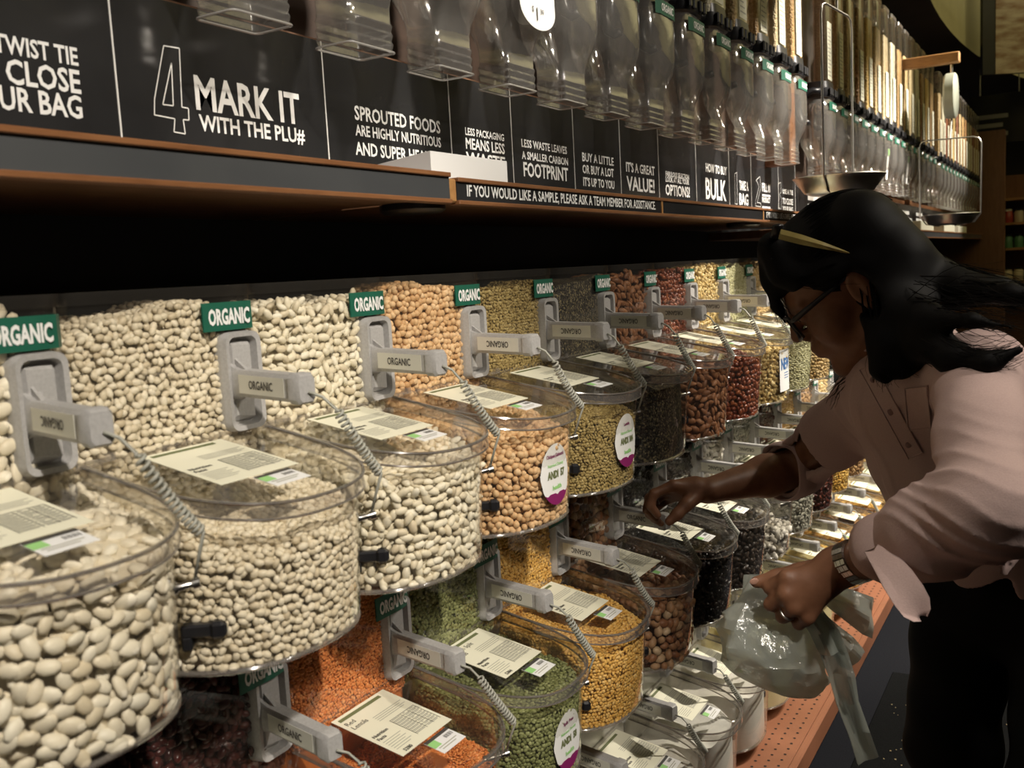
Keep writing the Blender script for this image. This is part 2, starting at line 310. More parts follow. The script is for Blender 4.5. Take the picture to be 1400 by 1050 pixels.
# ---- black sign panels leaning behind the shelf edge
SGX = -.88; SZ0, SZ1 = H + .128, H + .318
edges = [(-190, 150), (168, 192), (451, 222), (620, 240), (703, 250), (787, 262), (850, 270), (902, 276), (953, 283), (998, 288), (1028, 291), (1065, 297), (1088, 300)]
ye = [face(px, py, SGX)[1] for px, py in edges]
signs = [
 ('asking to twist tie and close the bag', [('TWIST TIE', -8, 71, 107, 88.5, 24), ('TO CLOSE', -58, 104, 111, 127, 32), ('YOUR BAG', -55, 140, 113.5, 163.5, 31)]),
 ('with outlined number four, asking to mark it', [('MARK IT', 268, 148, 411, 170, 42), ('WITH THE PLU#', 273, 178, 417, 196, 20)]),
 ('about sprouted foods', [('SPROUTED FOODS', 485, 162.5, 602, 183, 17.5), ('ARE HIGHLY NUTRITIOUS', 486, 184, 603, 202, 13.5), ('AND SUPER HEALTHY', 486, 208, 609, 228, 16)]),
 ('about less packaging, half hidden by a white box', [('LESS PACKAGING', 636, 184, 689, 193, 9.5), ('MEANS LESS', 637, 203.5, 690, 210, 14), ('WASTE', 637.5, 225, 691, 230, 16)]),
 ('about a smaller carbon footprint', [('LESS WASTE LEAVES', 713, 200, 775, 211, 10), ('A SMALLER CARBON', 713.5, 217, 776.5, 226, 10), ('FOOTPRINT', 716, 240, 777, 248, 18)]),
 ('about buying a little or a lot', [('BUY A LITTLE', 796, 219.5, 839, 227, 11), ('OR BUY A LOT', 796.5, 236, 839, 242.5, 11), ("IT'S UP TO YOU", 797.5, 253, 840, 259, 11)]),
 ('about a great value', [("IT'S A GREAT", 856, 234, 895, 240, 12), ('VALUE!', 857, 259, 895, 264, 18)]),
 ('about the fabulous selection', [('FABULOUS SELECTION', 910, 240, 942, 246, 6.5), ('LOOK AT ALL YOUR', 910, 248, 942, 253, 7), ('OPTIONS!', 910, 266, 943, 270, 14)]),
 ('about how to buy bulk', [('HOW TO BUY', 965, 234, 993.5, 240, 11), ('BULK', 965, 270, 993, 275, 27)]),
 ('with outlined number one, asking to take a bag', [('TAKE A', 1011, 259, 1023, 261, 12), ('BAG', 1011, 279, 1023, 281, 15)]),
 ('with outlined number two, asking to fill it', [('FILL IT', 1042, 261, 1053.5, 263.5, 11), ('#', 1042, 268, 1053, 269.5, 0), ('PRODUCT', 1042, 276, 1053, 278, 7), ('#', 1042, 284, 1053, 286, 0)]),
 ('with outlined number three, asking to close the bag', [('USE A TIE', 1070, 264, 1084, 267, 6), ('TO CLOSE', 1070, 278, 1084, 281, 8), ('YOUR BAG', 1070, 288, 1084, 291, 7)]),
]
def digit_outline(m, polys, wd, mi):
    for poly in polys:
        P = [face(px, py, SGX) for px, py in poly]
        for a, b_ in zip(P, P[1:] + P[:1]):
            d = (b_ - a); L = np.linalg.norm(d); d /= L; nrm = np.cross((1.0, 0, 0), d) * wd; o_ = np.array((.0006, 0, 0))
            m.add([a - nrm + o_, b_ - nrm + o_, b_ + nrm + o_, a + nrm + o_], [(0, 1, 2, 3)], mi)
z1 = lambda X, Y: (X / 2.8, Y / 2.8)
z3 = lambda X, Y: (900 + X / 2.8, Y / 2.8)
four = [[z1(*p) for p in ((625, 175), (685, 185), (695, 410), (720, 415), (722, 460), (700, 458), (708, 513), (665, 505), (668, 455), (590, 440), (590, 380))], [z1(*p) for p in ((655, 240), (662, 405), (622, 400))]]
one = [[z3(*p) for p in ((292, 665), (300, 660), (302, 782), (294, 780))]]
two = [[z3(*p) for p in ((374, 690), (388, 676), (392, 720), (378, 775), (392, 778), (392, 792), (372, 788), (372, 770), (385, 715), (380, 700))]]
three = [[z3(*p) for p in ((458, 705), (468, 698), (470, 735), (464, 745), (471, 760), (470, 800), (458, 796), (462, 760), (460, 735))]]
for i, (lab, lines) in enumerate(signs):
    t = tag(empty('sign_panel', (SGX - .004, (ye[i] + ye[i + 1]) / 2, SZ0)), 'black glossy sign panel ' + lab, 'sign', 'black sign panels above the canopy shelf')
    part(MB().box((SGX - .008, ye[i] + .0008, SZ0), (SGX, ye[i + 1] - .0008, SZ1)), 'board', M['board'], t)
    part(MB().box((SGX - .002, ye[i + 1] - .0022, SZ0), (SGX + .0008, ye[i + 1] - .0003, SZ1)), 'edge_line', M['line'], t)
    m = MB()
    for (s, ax, ay, bx, by, cap) in lines:
        a, b_ = face(ax, ay, SGX), face(bx, by, SGX); mid = (a + b_) / 2
        dist = float((mid - np.array((0, 0, H))) @ CF)
        if cap == 0:                    # a line too blurred to read
            zz = mid[2]; m.add([(SGX + .0006, a[1], zz), (SGX + .0006, b_[1], zz), (SGX + .0006, b_[1], zz + .006), (SGX + .0006, a[1], zz + .006)], [(0, 1, 2, 3)]); continue
        m.text(s, (SGX, a[1], mid[2]), (0, 1, 0), (0, 0, 1), cap * dist / 1318.757 / .70, width=b_[1] - a[1], bold=.022)
    part(m, 'lettering', M['white'], t)
    if i in (1, 9, 10, 11):
        m = MB(); digit_outline(m, {1: four, 9: one, 10: two, 11: three}[i], .0007, 0); part(m, 'outlined_number', M['line'], t)
for k in range(10):            # the same signs carry on beyond the upright; their words are too small and blurred to read
    y0 = ye[-1] + .02 + k * .54; y1 = y0 + .53
    t = tag(empty('sign_panel', (SGX, y0, SZ0)), 'black sign panel with blurred words beyond the wood upright, %s from the left' % ORD[k], 'sign', 'far black sign panels')
    part(MB().box((SGX - .008, y0, H + .1), (SGX, y1, SZ1 - .06)), 'board', M['board'], t)
    m = MB()
    for j, (a, b_) in enumerate(((.16, .42), (.16, .40), (.16, .44))):
        zz = H + .135 + .034 * (2 - j); m.add([(SGX + .0006, y0 + a, zz), (SGX + .0006, y0 + b_, zz), (SGX + .0006, y0 + b_, zz + .020), (SGX + .0006, y0 + a, zz + .020)], [(0, 1, 2, 3)])
    part(m, 'lettering', M['white'], t)

# ---- open white carton lying on the canopy shelf
a, b_ = face(588, 208, -.75), face(693, 226, -.75)
m = MB(); y0, y1, zt = a[1], b_[1], (a[2] + b_[2]) / 2 + .004
m.loft([[(-.75, y0, H + .131), (-.75, y1, H + .131), (-.75, y1, zt), (-.75, y0, zt)], [(-.868, y0, H + .131), (-.868, y1, H + .131), (-.868, y1, zt - .012), (-.868, y0, zt - .012)]], 0, True, True, True)
tag(m.build('carton', M['paper']), 'flat white cardboard carton lying on the wooden canopy shelf', 'box')
for k, (y, dy, h) in enumerate(((4.9, .30, .055), (5.5, .5, .05), (6.5, .55, .045), (7.3, .5, .045))):
    tag(MB().box((-.82, y, H + .0995), (-.735, y + dy, H + .0995 + h), bevel=.003).build('carton', M['paper' if k < 1 else 'cream']), 'small pale carton on the far canopy shelf, the %s from the left' % ORD[k], 'box', 'cartons on the far canopy shelf')

# ---- wood cabinet behind the dispensers
t = tag(empty('dispenser_cabinet', (-1.05, 4.2, H + .3)), 'brown wooden cabinet back behind the gravity dispensers', 'cabinet')
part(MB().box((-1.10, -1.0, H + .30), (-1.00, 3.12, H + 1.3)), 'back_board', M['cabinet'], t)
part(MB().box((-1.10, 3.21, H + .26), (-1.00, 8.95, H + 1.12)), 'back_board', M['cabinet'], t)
part(MB().box((-1.0, -1.0, H + .300), (-.90, 3.12, H + .328), bevel=.002), 'lower_rail', M['wood_under'], t)
part(MB().box((-1.0, 3.21, H + .262), (-.90, 8.95, H + .285), bevel=.002), 'lower_rail', M['wood'], t)
part(MB().box((-1.0, 3.13, H + .29), (-.80, 3.20, H + 1.3), bevel=.003), 'upright', M['wood'], t)
part(MB().box((-1.0, 6.08, H + .26), (-.87, 6.14, H + 1.12), bevel=.003), 'upright', M['wood'], t)
part(MB().box((-1.10, 8.96, 0), (-.56, 9.04, H + .93), bevel=.004), 'end_panel', M['panel_brown'], t)

# ================================================================== SCOOP BINS
# local frame of a bin: x towards the aisle (0 = upper front face), y along the row, z up from its floor
PITCH = .2352; W = .1160; TALL = .366; BD = .181; FZ = .018
def outline(w, x0, D, n=2.8, k=28):
    P = []
    for i in range(k + 1):
        t = -math.pi / 2 + math.pi * i / k; c, s = max(math.cos(t), 0), math.sin(t)
        P.append((x0 + (D - x0) * c ** (2 / n), w * math.copysign(abs(s) ** (2 / n), s)))
    return P
def tallface(w=W, r=.012): return outline(w, -.035, r, 6.0, 24)
def lidz(x): return .2045 - .185 * x
def front_wall(z, ins=0.0, k=28): D = BD + .012 * min(max(z - FZ, 0) / .15, 1) - ins; return outline(W - ins, .05, D, 2.45, k)
KINDTREE = {}
def make_bin():
    b = empty('scoop_bin')
    m = MB()                                          # upper chamber: three sides, and the drawer-like front below
    f = tallface(); ring = [(-.26, -W)] + f + [(-.26, W)]
    m.loft([[(p[0], p[1], z) for p in ring] for z in (.001, .19, TALL)], 0, False)
    m.add([(p[0], p[1], .001) for p in ring], [tuple(range(len(ring)))])
    o1 = front_wall(0); m.add([(p[0], p[1], FZ) for p in o1] , [tuple(range(len(o1)))])
    rows = []
    for u in (0, .08, .5, 1):
        ring2 = []
        for i in range(29):
            zt = None; base = front_wall(FZ + .15 * u)[i]; zt = lidz(base[0]) - .006; ring2.append((base[0] - (.006 if u == 0 else 0), base[1] * (.985 if u == 0 else 1), FZ + (zt - FZ) * u))
        zc = FZ + (lidz(0) - .006 - FZ) * u; rows.append([(0.0, -W, zc)] + ring2 + [(0.0, W, zc)])
    m.loft(rows, 0, False)
    m.build('hopper', M['acrylic'], b, smooth=35)
    m = MB(); m.tube([(p[0] - .003, p[1], FZ + .002) for p in front_wall(FZ)], .0028, 6); m.build('bottom_rim', M['edge'], b, smooth=True)
    m = MB(); top = [(-.26, -W)] + tallface() + [(-.26, W)]
    m.loft([[(p[0] + (.003 if 0 < i < len(top) - 1 else 0), p[1] * 1.012, z) for i, p in enumerate(top)] for z in (TALL - .012, TALL)], 0, False); m.add([(p[0], p[1] * 1.012, TALL) for p in top], [tuple(range(len(top)))])
    m.build('top_cover', M['rim'], b, smooth=35)
    # lid
    lo = outline(W + .0005, .055, BD + .0175, 2.45, 32); rim = [(.004, -W)] + lo + [(.004, W)]
    m = MB(); m.add([(p[0], p[1], lidz(p[0]) + .0015) for p in rim], [tuple(range(len(rim)))]); lid = m.build('lid', M['lid'], b)
    m = MB(); m.loft([[(p[0] + dx, p[1] * (1 + dx * .5), lidz(p[0]) + dz) for p in rim] for dx, dz in ((-.004, .002), (.0015, .0025), (.0025, -.013), (.0, -.013))], 0, False); m.tube([(p[0] + .0015, p[1] * 1.002, lidz(p[0]) + .002) for p in rim], .0017, 6, mi=1); m.tube([(p[0] + .0015, p[1] * 1.002, lidz(p[0]) - .0125) for p in rim], .0013, 6, mi=1); m.build('lid_rim', [M['edge'], M['rim_line']], lid, smooth=50)
    m = MB(); m.tube([(.006, -W, lidz(0) + .002), (.006, W, lidz(0) + .002)], .0036, 8); m.box((.0, .086, lidz(0) + .002), (.012, .098, lidz(0) + .010)); m.box((.0, -.098, lidz(0) + .002), (.012, -.086, lidz(0) + .010)); m.build('hinge_bar', M['edge'], lid, smooth=40)
    # recipe card and price tag stuck on the lid
    def L(x, y, h=.0022): return (x, y, lidz(x) + h)
    m = MB(); m.loft([[L(.014, -.060), L(.014, .042), L(.122, .042), L(.122, -.060)], [L(.014, -.060, .0017), L(.014, .042, .0017), L(.122, .042, .0017), L(.122, -.060, .0017)]], 0, True, True, True)
    def bar(x, y0, y1, h, mi, dz=.0025): m.add([L(x, y0, dz), L(x, y1, dz), L(x + h, y1, dz), L(x + h, y0, dz)], [(0, 1, 2, 3)], mi)
    bar(.019, -.054, .026, .0055, 1)
    for i in range(4): bar(.046 + i * .0035, -.020, .036 - (i % 2) * .006, .0012, 2)
    for i in range(9): bar(.066 + i * .0048, -.012, .036, .0007, 3); bar(.0675 + i * .0048, -.010, .006, .0016, 2); bar(.0675 + i * .0048, .012, .016 + (i % 3) * .004, .0016, 2); bar(.0675 + i * .0048, .025, .033, .0016, 2)
    for y in (-.012, .008, .022, .036): m.add([L(.066, y, .0026), L(.066, y + .0007, .0026), L(.109, y + .0007, .0026), L(.109, y, .0026)], [(0, 1, 2, 3)], 3)
    for i in range(6): bar(.088 + i * .004, -.054, -.020 - (i % 2) * .006, .0012, 2)
    m.text('Nutrition', (.076, -.054, lidz(.076) + .0022), (0, 1, 0), (-1, 0, .185), .0072, mi=3, bold=.03); m.text('Facts', (.0835, -.054, lidz(.0835) + .0022), (0, 1, 0), (-1, 0, .185), .0072, mi=3, bold=.03)
    m.build('recipe_card', [M['cream'], M['olive'], M['inkgrey'], M['ink']], lid)
    m = MB(); y0, y1 = -.024, .022; xa, xb = .126, .156
    m.loft([[L(xa, y0), L(xa, y1), L(xb, y1), L(xb, y0)], [L(xa, y0, .0017), L(xa, y1, .0017), L(xb, y1, .0017), L(xb, y0, .0017)]], 0, True, True, True)
    bar(xa, y0, y1, .005, 3); bar(xa + .005, y0, y0 + .014, .012, 1); bar(xa + .019, y0 + .004, y1 - .006, .0016, 2); bar(xa + .023, y0 + .006, y1 - .012, .0016, 2)
    for i in range(7): bar(xa + .008, .004 + i * .0022, .0052 + i * .0022 - (i % 2) * .0004, .006, 3)
    m.build('price_tag', [M['paper'], M['lime'], M['inkgrey'], M['ink']], lid)
    # dock plate for the scoop, green sign above it, dark clip on the near side
    m = MB()
    def rr(y0, y1, z0, z1, r, x, k=5):
        P = []
        for (cy_, cz_, a0) in ((y1 - r, z1 - r, 0), (y0 + r, z1 - r, 90), (y0 + r, z0 + r, 180), (y1 - r, z0 + r, 270)):
            for i in range(k + 1): a = math.radians(a0 + 90 * i / k); P.append((x, cy_ + r * math.cos(a), cz_ + r * math.sin(a)))
        return P
    a = rr(.052, .106, .207, .317, .012, .002); b1 = rr(.054, .104, .209, .315, .011, .021); c_ = rr(.059, .099, .214, .310, .009, .020); d = rr(.0605, .0975, .2155, .3085, .008, .009)
    m.loft([a, b1, c_, d], 0, True, True, True); m.build('scoop_dock', M['grey'], b, smooth=40)
    m = MB(); gy = np.linspace(.030, .1125, 9)
    def gx(y): return .0165 - .35 * max(0, y - .085) ** 1.0 * .6 if y < .104 else .0165 - .35 * .019 * .6 - (y - .104) * 1.2
    rows = [[(gx(y) - dz, y, z) for y in gy] for (dz, z) in ((0, .318), (0, .348))]
    m.loft(rows, 0, False); m.loft([[(x - .0015, y, z) for x, y, z in r] for r in rows], 0, False)
    m.text('ORGANIC', (.0166, .066, .325), (0, 1, 0), (0, 0, 1), .0225, width=.058, mi=1, align='C', bold=.04, lift=.0006)
    m.build('organic_sign', [M['green'], M['white']], b)
    m = MB(); TC = Matrix.Translation((.128, -.0985, .058)) @ Matrix.Rotation(math.radians(36), 4, 'Z'); m.box((-.020, -.008, -.002), (.020, .004, .010), T=TC, bevel=.002); m.box((-.020, -.008, -.014), (-.011, .004, .0), T=TC, bevel=.002); m.box((.006, -.011, -.004), (.019, .002, .012), T=TC, bevel=.003); m.build('clip', M['black'], b)
    m = MB(); m.tube([(.142, .080, .115), (.152, .090, .117), (.154, .092, .1173), (.163, .102, .119)], [.0060, .0060, .0034, .0030], 12); m.tube([(.161, .100, .1185), (.165, .1045, .1195)], .0048, 12); m.build('cord_peg', M['steel'], b, smooth=40)
    return b
def make_scoop(flip):
    s = empty('scoop'); m = MB()
    # inner plate that drops in the dock, then the gusset and the bar
    P0 = [(.0092, y, z) for y, z in ((.063, .2185), (.095, .2185), (.095, .3055), (.063, .3055))]; P1 = [(.0165, y, z) for y, z in ((.066, .226), (.092, .222), (.092, .300), (.066, .302))]
    m.loft([P0, P1], 0, True, True, True); m.build('plate', M['grey'], s, smooth=40)
    m = MB(); A = Vector((.015, .070, .262)); B = Vector((.137, .047, .259)); u = (B - A).normalized(); v = Vector((0, 0, 1)); wv = u.cross(v)
    def R(t, hw, hh): c = A + (B - A) * t; return [tuple(c + wv * a * hw + v * b_ * hh) for a, b_ in ((1, .7), (.7, 1), (-.7, 1), (-1, .7), (-1, -.7), (-.7, -1), (.7, -1), (1, -.7))]
    m.loft([R(0, .011, .020), R(.04, .0105, .017), R(.12, .010, .0145), R(.86, .010, .0140), R(.865, .0115, .0155), R(.97, .0115, .0155), R(1.0, .0095, .013)], 0, True, True, True)
    m.plate([tuple(A + v * .026 + wv * .0015), tuple(A + u * .026 + v * .012 + wv * .0015), tuple(A - v * .02 + wv * .0015)], wv, .003)
    m.build('handle', M['grey'], s, smooth=35)
    m = MB(); a = A + (B - A) * .16 + wv * .0102; b2 = A + (B - A) * .80 + wv * .0102; nrm = wv
    # the near face looks towards -y: strip with the printed word
    def strip(sgn):
        q0 = A + (B - A) * .16 + wv * (.0104 * sgn); q1 = A + (B - A) * .80 + wv * (.0104 * sgn); h = v * .0098
        pts = [q0 - h, q1 - h, q1 + h, q0 + h]; pts = pts if sgn > 0 else pts[::-1]
        m.plate([tuple(p) for p in pts], wv * sgn, .0006)
        c = (q0 + q1) / 2
        uu = u if wv.dot(u.cross(v)) * sgn > 0 else -u; vv = v
        if flip: uu, vv = -uu, -vv
        m.text('ORGANIC', tuple(c - vv * .0042), tuple(uu), tuple(vv), .0125, width=.042, mi=1, align='C', bold=.018, lift=.0004)
    strip(1); strip(-1); m.build('name_strip', [M['strip'], M['ink']], s)
    # coiled tether: straight lead, spring, straight lead to the peg
    return s
def add_cord(s, sag, seed):
    r = random.Random(seed); T = np.array((.138, .047, .256)); K0 = np.array((.154 + r.uniform(-.004, .004), .064 + r.uniform(-.006, .004), .236)); K1 = np.array((.178, .101, .1635)); E = np.array((.162, .101, .1195))
    pts = [T, (T + K0) / 2 + (0, 0, .004), K0]; mid = (K0 + K1) / 2 + np.array((.004 * r.uniform(0, 1), 0, -sag))
    n = 15 * 10; tt = np.linspace(0, 1, n); ax = (1 - tt)[:, None] ** 2 * K0 + 2 * ((1 - tt) * tt)[:, None] * mid + tt[:, None] ** 2 * K1
    d = np.gradient(ax, axis=0); d /= np.linalg.norm(d, axis=1)[:, None]; a1 = np.cross(d, (0, 0, 1.)); a1 /= np.linalg.norm(a1, axis=1)[:, None]; a2 = np.cross(d, a1)
    ph = tt * 2 * math.pi * 17; rad = .0046 * np.clip(np.minimum(tt, 1 - tt) * 25, .3, 1)
    coil = ax + a1 * (np.cos(ph) * rad)[:, None] + a2 * (np.sin(ph) * rad)[:, None]
    m = MB(); m.tube(list(pts) + list(coil) + [K1 * .6 + E * .4, E], .0016, 5); m.build('tether_cord', M['cord'], s, smooth=True)

# ================================================================== WHAT THE BINS HOLD
def kernel(kind):
    """low-poly kernel of unit half-length: returns verts, faces; x = long axis, z = thin axis"""
    def uv(n, k):
        vs = [(0, 0, 1.0)]; fs = []
        for i in range(1, k):
            a = math.pi * i / k
            for j in range(n): b = 2 * math.pi * j / n; vs.append((math.sin(a) * math.cos(b), math.sin(a) * math.sin(b), math.cos(a)))
        vs.append((0, 0, -1.0))
        for j in range(n): fs.append((0, 1 + j, 1 + (j + 1) % n))
        for i in range(k - 2):
            for j in range(n): p, q = 1 + i * n + j, 1 + i * n + (j + 1) % n; fs.append((p, p + n, q)); fs.append((q, p + n, q + n))
        L = len(vs) - 1
        for j in range(n): fs.append((L, L - n + (j + 1) % n, L - n + j))
        return np.array(vs), np.array(fs)
    if kind == 'lentil': v, f = uv(7, 4); v[:, 2] *= np.where(np.abs(v[:, 2]) > .9, 1, .9); return v, f
    if kind == 'split': v, f = uv(7, 4); v[:, 2] = np.where(v[:, 2] < 0, v[:, 2] * .25, v[:, 2]); return v, f
    if kind == 'bean':
        v, f = uv(9, 6); v[:, 1] -= .10 * (v[:, 0] ** 2) - .04; return v, f
    if kind == 'chick':
        v, f = uv(9, 6); v *= (1 + .07 * np.sin(5 * v[:, 0] + 2) * np.cos(4 * v[:, 1]))[:, None]; t = v[:, 0] > .8; v[t, 0] += .22; return v, f
    if kind == 'almond':
        v, f = uv(8, 6); v[:, 1] *= (1 - .45 * np.clip(v[:, 0], 0, 1)); v[:, 2] *= (1 - .3 * np.clip(v[:, 0], 0, 1)); return v, f
    if kind == 'chip':
        v, f = uv(7, 4); v *= (1 + .35 * np.sin(7 * v[:, 0] + 3 * v[:, 1] + 5 * v[:, 2]))[:, None]; return v, f
    return uv(9, 6)
# key: (noun, kernel or None, L, W, T half sizes, colour stops, upper level, rear level, front level, roughness)
FOOD = {
 'lima': ('large white lima beans', 'bean', .0100, .0064, .0040, [(.66, .57, .41), (.80, .73, .58), (.86, .81, .68)], .345, .186, .150, .42),
 'navy': ('small cream navy beans', 'bean', .0054, .0038, .0034, [(.58, .49, .34), (.74, .66, .50), (.82, .75, .60)], .342, .165, .120, .42),
 'northern': ('oval white cannellini beans', 'bean', .0082, .0046, .0038, [(.66, .57, .41), (.82, .75, .58), (.88, .83, .69)], .342, .172, .138, .4),
 'chick': ('round tan chickpeas', 'chick', .0053, .0047, .0047, [(.56, .33, .15), (.70, .46, .24), (.78, .56, .33)], .345, .170, .132, .5),
 'lentil': ('green-brown lentils', 'lentil', .0032, .0032, .0015, [(.24, .17, .055), (.38, .28, .10), (.46, .36, .15)], .342, .150, .125, .5),
 'chia': ('tiny black seeds', None, 330, 0, 0, [(.012, .011, .011), (.035, .032, .028), (.07, .06, .05), (.30, .25, .14)], .345, .185, .150, .4),
 'almond': ('brown almonds', 'almond', .0115, .0066, .0042, [(.17, .065, .025), (.27, .11, .045), (.36, .165, .075)], .340, .180, .150, .5),
 'redbean': ('dark red roasted nuts', 'bean', .0075, .0052, .0046, [(.10, .018, .008), (.20, .045, .018), (.33, .10, .035)], .340, .165, .138, .3),
 'soy': ('yellow cashew pieces', 'chip', .0065, .0046, .0042, [(.50, .34, .12), (.66, .49, .20), (.74, .60, .31)], .345, .17, .145, .45),
 'hemp': ('pale green sunflower kernels', 'almond', .0050, .0026, .0016, [(.48, .46, .25), (.62, .60, .36), (.70, .68, .46)], .345, .18, .150, .5),
 'peanut': ('golden peanuts', 'almond', .0062, .0042, .0040, [(.55, .36, .14), (.70, .51, .24), (.76, .60, .34)], .345, .17, .145, .45),
 'kidney': ('dark red kidney beans', 'bean', .0080, .0048, .0042, [(.025, .006, .006), (.05, .010, .009), (.085, .02, .016)], .340, .165, .13, .25),
 'redlentil': ('orange split lentils', 'split', .0027, .0027, .0015, [(.58, .16, .035), (.72, .24, .06), (.78, .34, .12)], .340, .145, .105, .5),
 'greenpea': ('green split peas', 'split', .0038, .0036, .0025, [(.115, .125, .04), (.21, .23, .085), (.35, .37, .17)], .340, .165, .130, .5),
 'yellowpea': ('yellow split peas', 'split', .0038, .0036, .0025, [(.60, .32, .06), (.76, .45, .11), (.82, .55, .20)], .340, .175, .140, .5),
 'nuts': ('mixed brown nuts in shells', 'chick', .0105, .0080, .0078, [(.12, .045, .02), (.24, .10, .045), (.36, .20, .10), (.50, .36, .22)], .335, .165, .135, .45),
 'raisin': ('near-black raisins', 'chip', .0075, .0055, .0045, [(.006, .005, .005), (.014, .010, .010), (.025, .017, .014)], .335, .170, .145, .3),
 'carob': ('dark chocolate-brown clusters', 'chip', .0085, .0065, .0055, [(.018, .012, .010), (.035, .024, .018), (.06, .042, .03)], .335, .170, .145, .4),
 'trail': ('sparse grey trail mix', 'chip', .0120, .0085, .0070, [(.16, .145, .125), (.36, .33, .28), (.58, .55, .48), (.30, .26, .19)], .30, .090, .075, .5),
 'flakes': ('grey-green pumpkin seed flakes', 'almond', .0085, .0044, .0018, [(.20, .19, .15), (.40, .39, .32), (.56, .55, .46)], .335, .165, .135, .5),
 'date': ('dark red dried cherries', 'chip', .0080, .0062, .0056, [(.045, .009, .006), (.08, .016, .010), (.14, .035, .018)], .335, .160, .135, .35),
 'flour': ('off-white flour', None, 900, 0, 0, [(.70, .68, .62), (.74, .72, .66)], .340, .150, .145, .9),
 'meal': ('pale grey-white rice flour', None, 700, 0, 0, [(.58, .57, .53), (.64, .63, .58)], .335, .140, .14, .9),
 'cornmeal': ('cream yellow corn meal', None, 800, 0, 0, [(.74, .66, .36), (.78, .71, .43)], .340, .150, .148, .9),
 'couscous': ('pale yellow couscous', None, 480, 0, 0, [(.66, .55, .25), (.78, .68, .38)], .340, .160, .15, .7),
 'popcorn': ('orange-yellow popcorn kernels', 'chip', .0052, .0042, .0036, [(.66, .36, .06), (.80, .50, .11), (.84, .60, .22)], .340, .165, .140, .35),
 'pasta': ('tan spiral pasta pieces', 'chip', .0110, .0055, .0050, [(.50, .33, .12), (.66, .48, .21), (.72, .58, .32)], .335, .165, .140, .5),
 'granola': ('brown granola', 'chip', .0085, .0065, .0055, [(.22, .115, .045), (.36, .20, .08), (.50, .32, .14)], .335, .165, .140, .6),
 'coffee': ('black roasted beans', 'bean', .0062, .0046, .0032, [(.010, .008, .007), (.02, .014, .011), (.035, .024, .018)], .335, .165, .140, .3),
}
FOODMESH = {}
def heap(key, far=0):
    """mesh of the food in one bin: a solid core plus a skin of separate kernels pressed on the clear walls and lying on top"""
    ck = (key, far)
    if ck in FOODMESH: return FOODMESH[ck]
    noun, kn, L, Wd, Tk, stops, zu, zr, zf, rough = FOOD[key]
    rg = np.random.default_rng(sum(map(ord, key)))
    ins = .004 if kn is None else min(Tk, .005) * 1.0 + .003
    ph = rg.uniform(0, 6.28, 6)
    def ztop(x, y): return zr + (zf - zr) * np.clip(x / .18, 0, 1) + .008 * np.sin(y * 30 + ph[0]) * np.sin(x * 34 + ph[1]) + .003 * np.sin(y * 90 + ph[2] + x * 70)
    def zupper(y): return zu + .006 * np.sin(y * 24 + ph[3]) + .003 * np.sin(y * 70 + ph[4]) - 1.2 * np.maximum(np.abs(y) - .07, 0) * .3
    mb = MB()
    # core below the lid
    no = 33; ci = ins + (0 if kn is None else min(Tk, .005) * (1.05 if L <= .005 else 2.0)); o = [(.0, -W + ci)] + [p for p in front_wall(FZ, ci, 30)] + [(.0, W - ci)]
    o = np.array(o); cen = np.array((.06, 0.0)); rings = []
    rings.append([(p[0], p[1], FZ + .004) for p in o]); mid = [(p[0], p[1], float(min(ztop(p[0], p[1]), lidz(p[0]) - .012)) - (0 if kn is None else .3 * Tk)) for p in o]
    rings.append([(a[0], a[1], FZ + .004 + (b[2] - FZ - .004) * .5) for a, b in zip(o, mid)]); rings.append(mid)
    for s in (.82, .6, .38, .18, .02):
        q = cen + (o - cen) * s; rings.append([(p[0], p[1], float(min(ztop(p[0], p[1]), lidz(p[0]) - .012)) - (0 if kn is None else .3 * Tk)) for p in q])
    mb.loft(rings, 0, True, True, True)
    f = [(p[0] - ins, p[1] * (1 - ins / W)) for p in tallface()]; ring = [(-.20, -W + ci)] + [(p[0] - ci, p[1] * (1 - ci / W)) for p in tallface()] + [(-.20, W - ci)]
    rows = [[(p[0], p[1], .05) for p in ring], [(p[0], p[1], .2) for p in ring], [(p[0], p[1], float(zupper(p[1])) - (0 if kn is None else 1.3 * Tk + .004)) for p in ring]]
    rows.append([(p[0] * .5 - .05, p[1] * .6, float(zupper(0)) - (-.006 if kn is None else Tk + .004)) for p in ring]); mb.loft(rows, 0, True, False, True)
    if kn is None:
        me = bpy.data.meshes.new('food_' + key); me.from_pydata(mb.v, [], mb.f); me.materials.append(seedmass('food_' + key, stops, L, rough, .9 if L < 400 else .12)); me.polygons.foreach_set('use_smooth', [True] * len(mb.f)); me.set_sharp_from_angle(angle=math.radians(50)); me.update()
        FOODMESH[ck] = me; return me
    # kernels
    kv, kf = kernel(kn); sp = 1.0 if not far else 1.0
    da, db = (1.88 * L, 1.72 * Wd) if L > .005 else (1.60 * L, 1.46 * Wd); cell = math.sqrt(da * db) * (.96 if kn in ('split', 'lentil') else 1.0)
    pos = []; nrm = []
    def jitter(n): return rg.uniform(-.30, .30, n) * cell
    def add(P, Nn): pos.append(P); nrm.append(Nn)
    # on the front wall
    c = np.array([(.0, -W + ins * .8)] + front_wall(.176, ins * .8, 60) + [(.0, W - ins * .8)]); seg = np.linalg.norm(np.diff(c, axis=0), axis=1); cum = np.r_[0, np.cumsum(seg)]
    s0 = cum[-1] * .0; ss = np.arange(s0 + cell / 2, cum[-1], cell); zz = np.arange(FZ + .003 + Wd * .8, .20, cell * .93)
    S, Z = np.meshgrid(ss, zz); S = S + (np.arange(len(zz)) % 2)[:, None] * cell / 2; S = S.ravel() + jitter(S.size); Z = Z.ravel() + jitter(Z.size); S = np.clip(S, 0, cum[-1] - 1e-6)
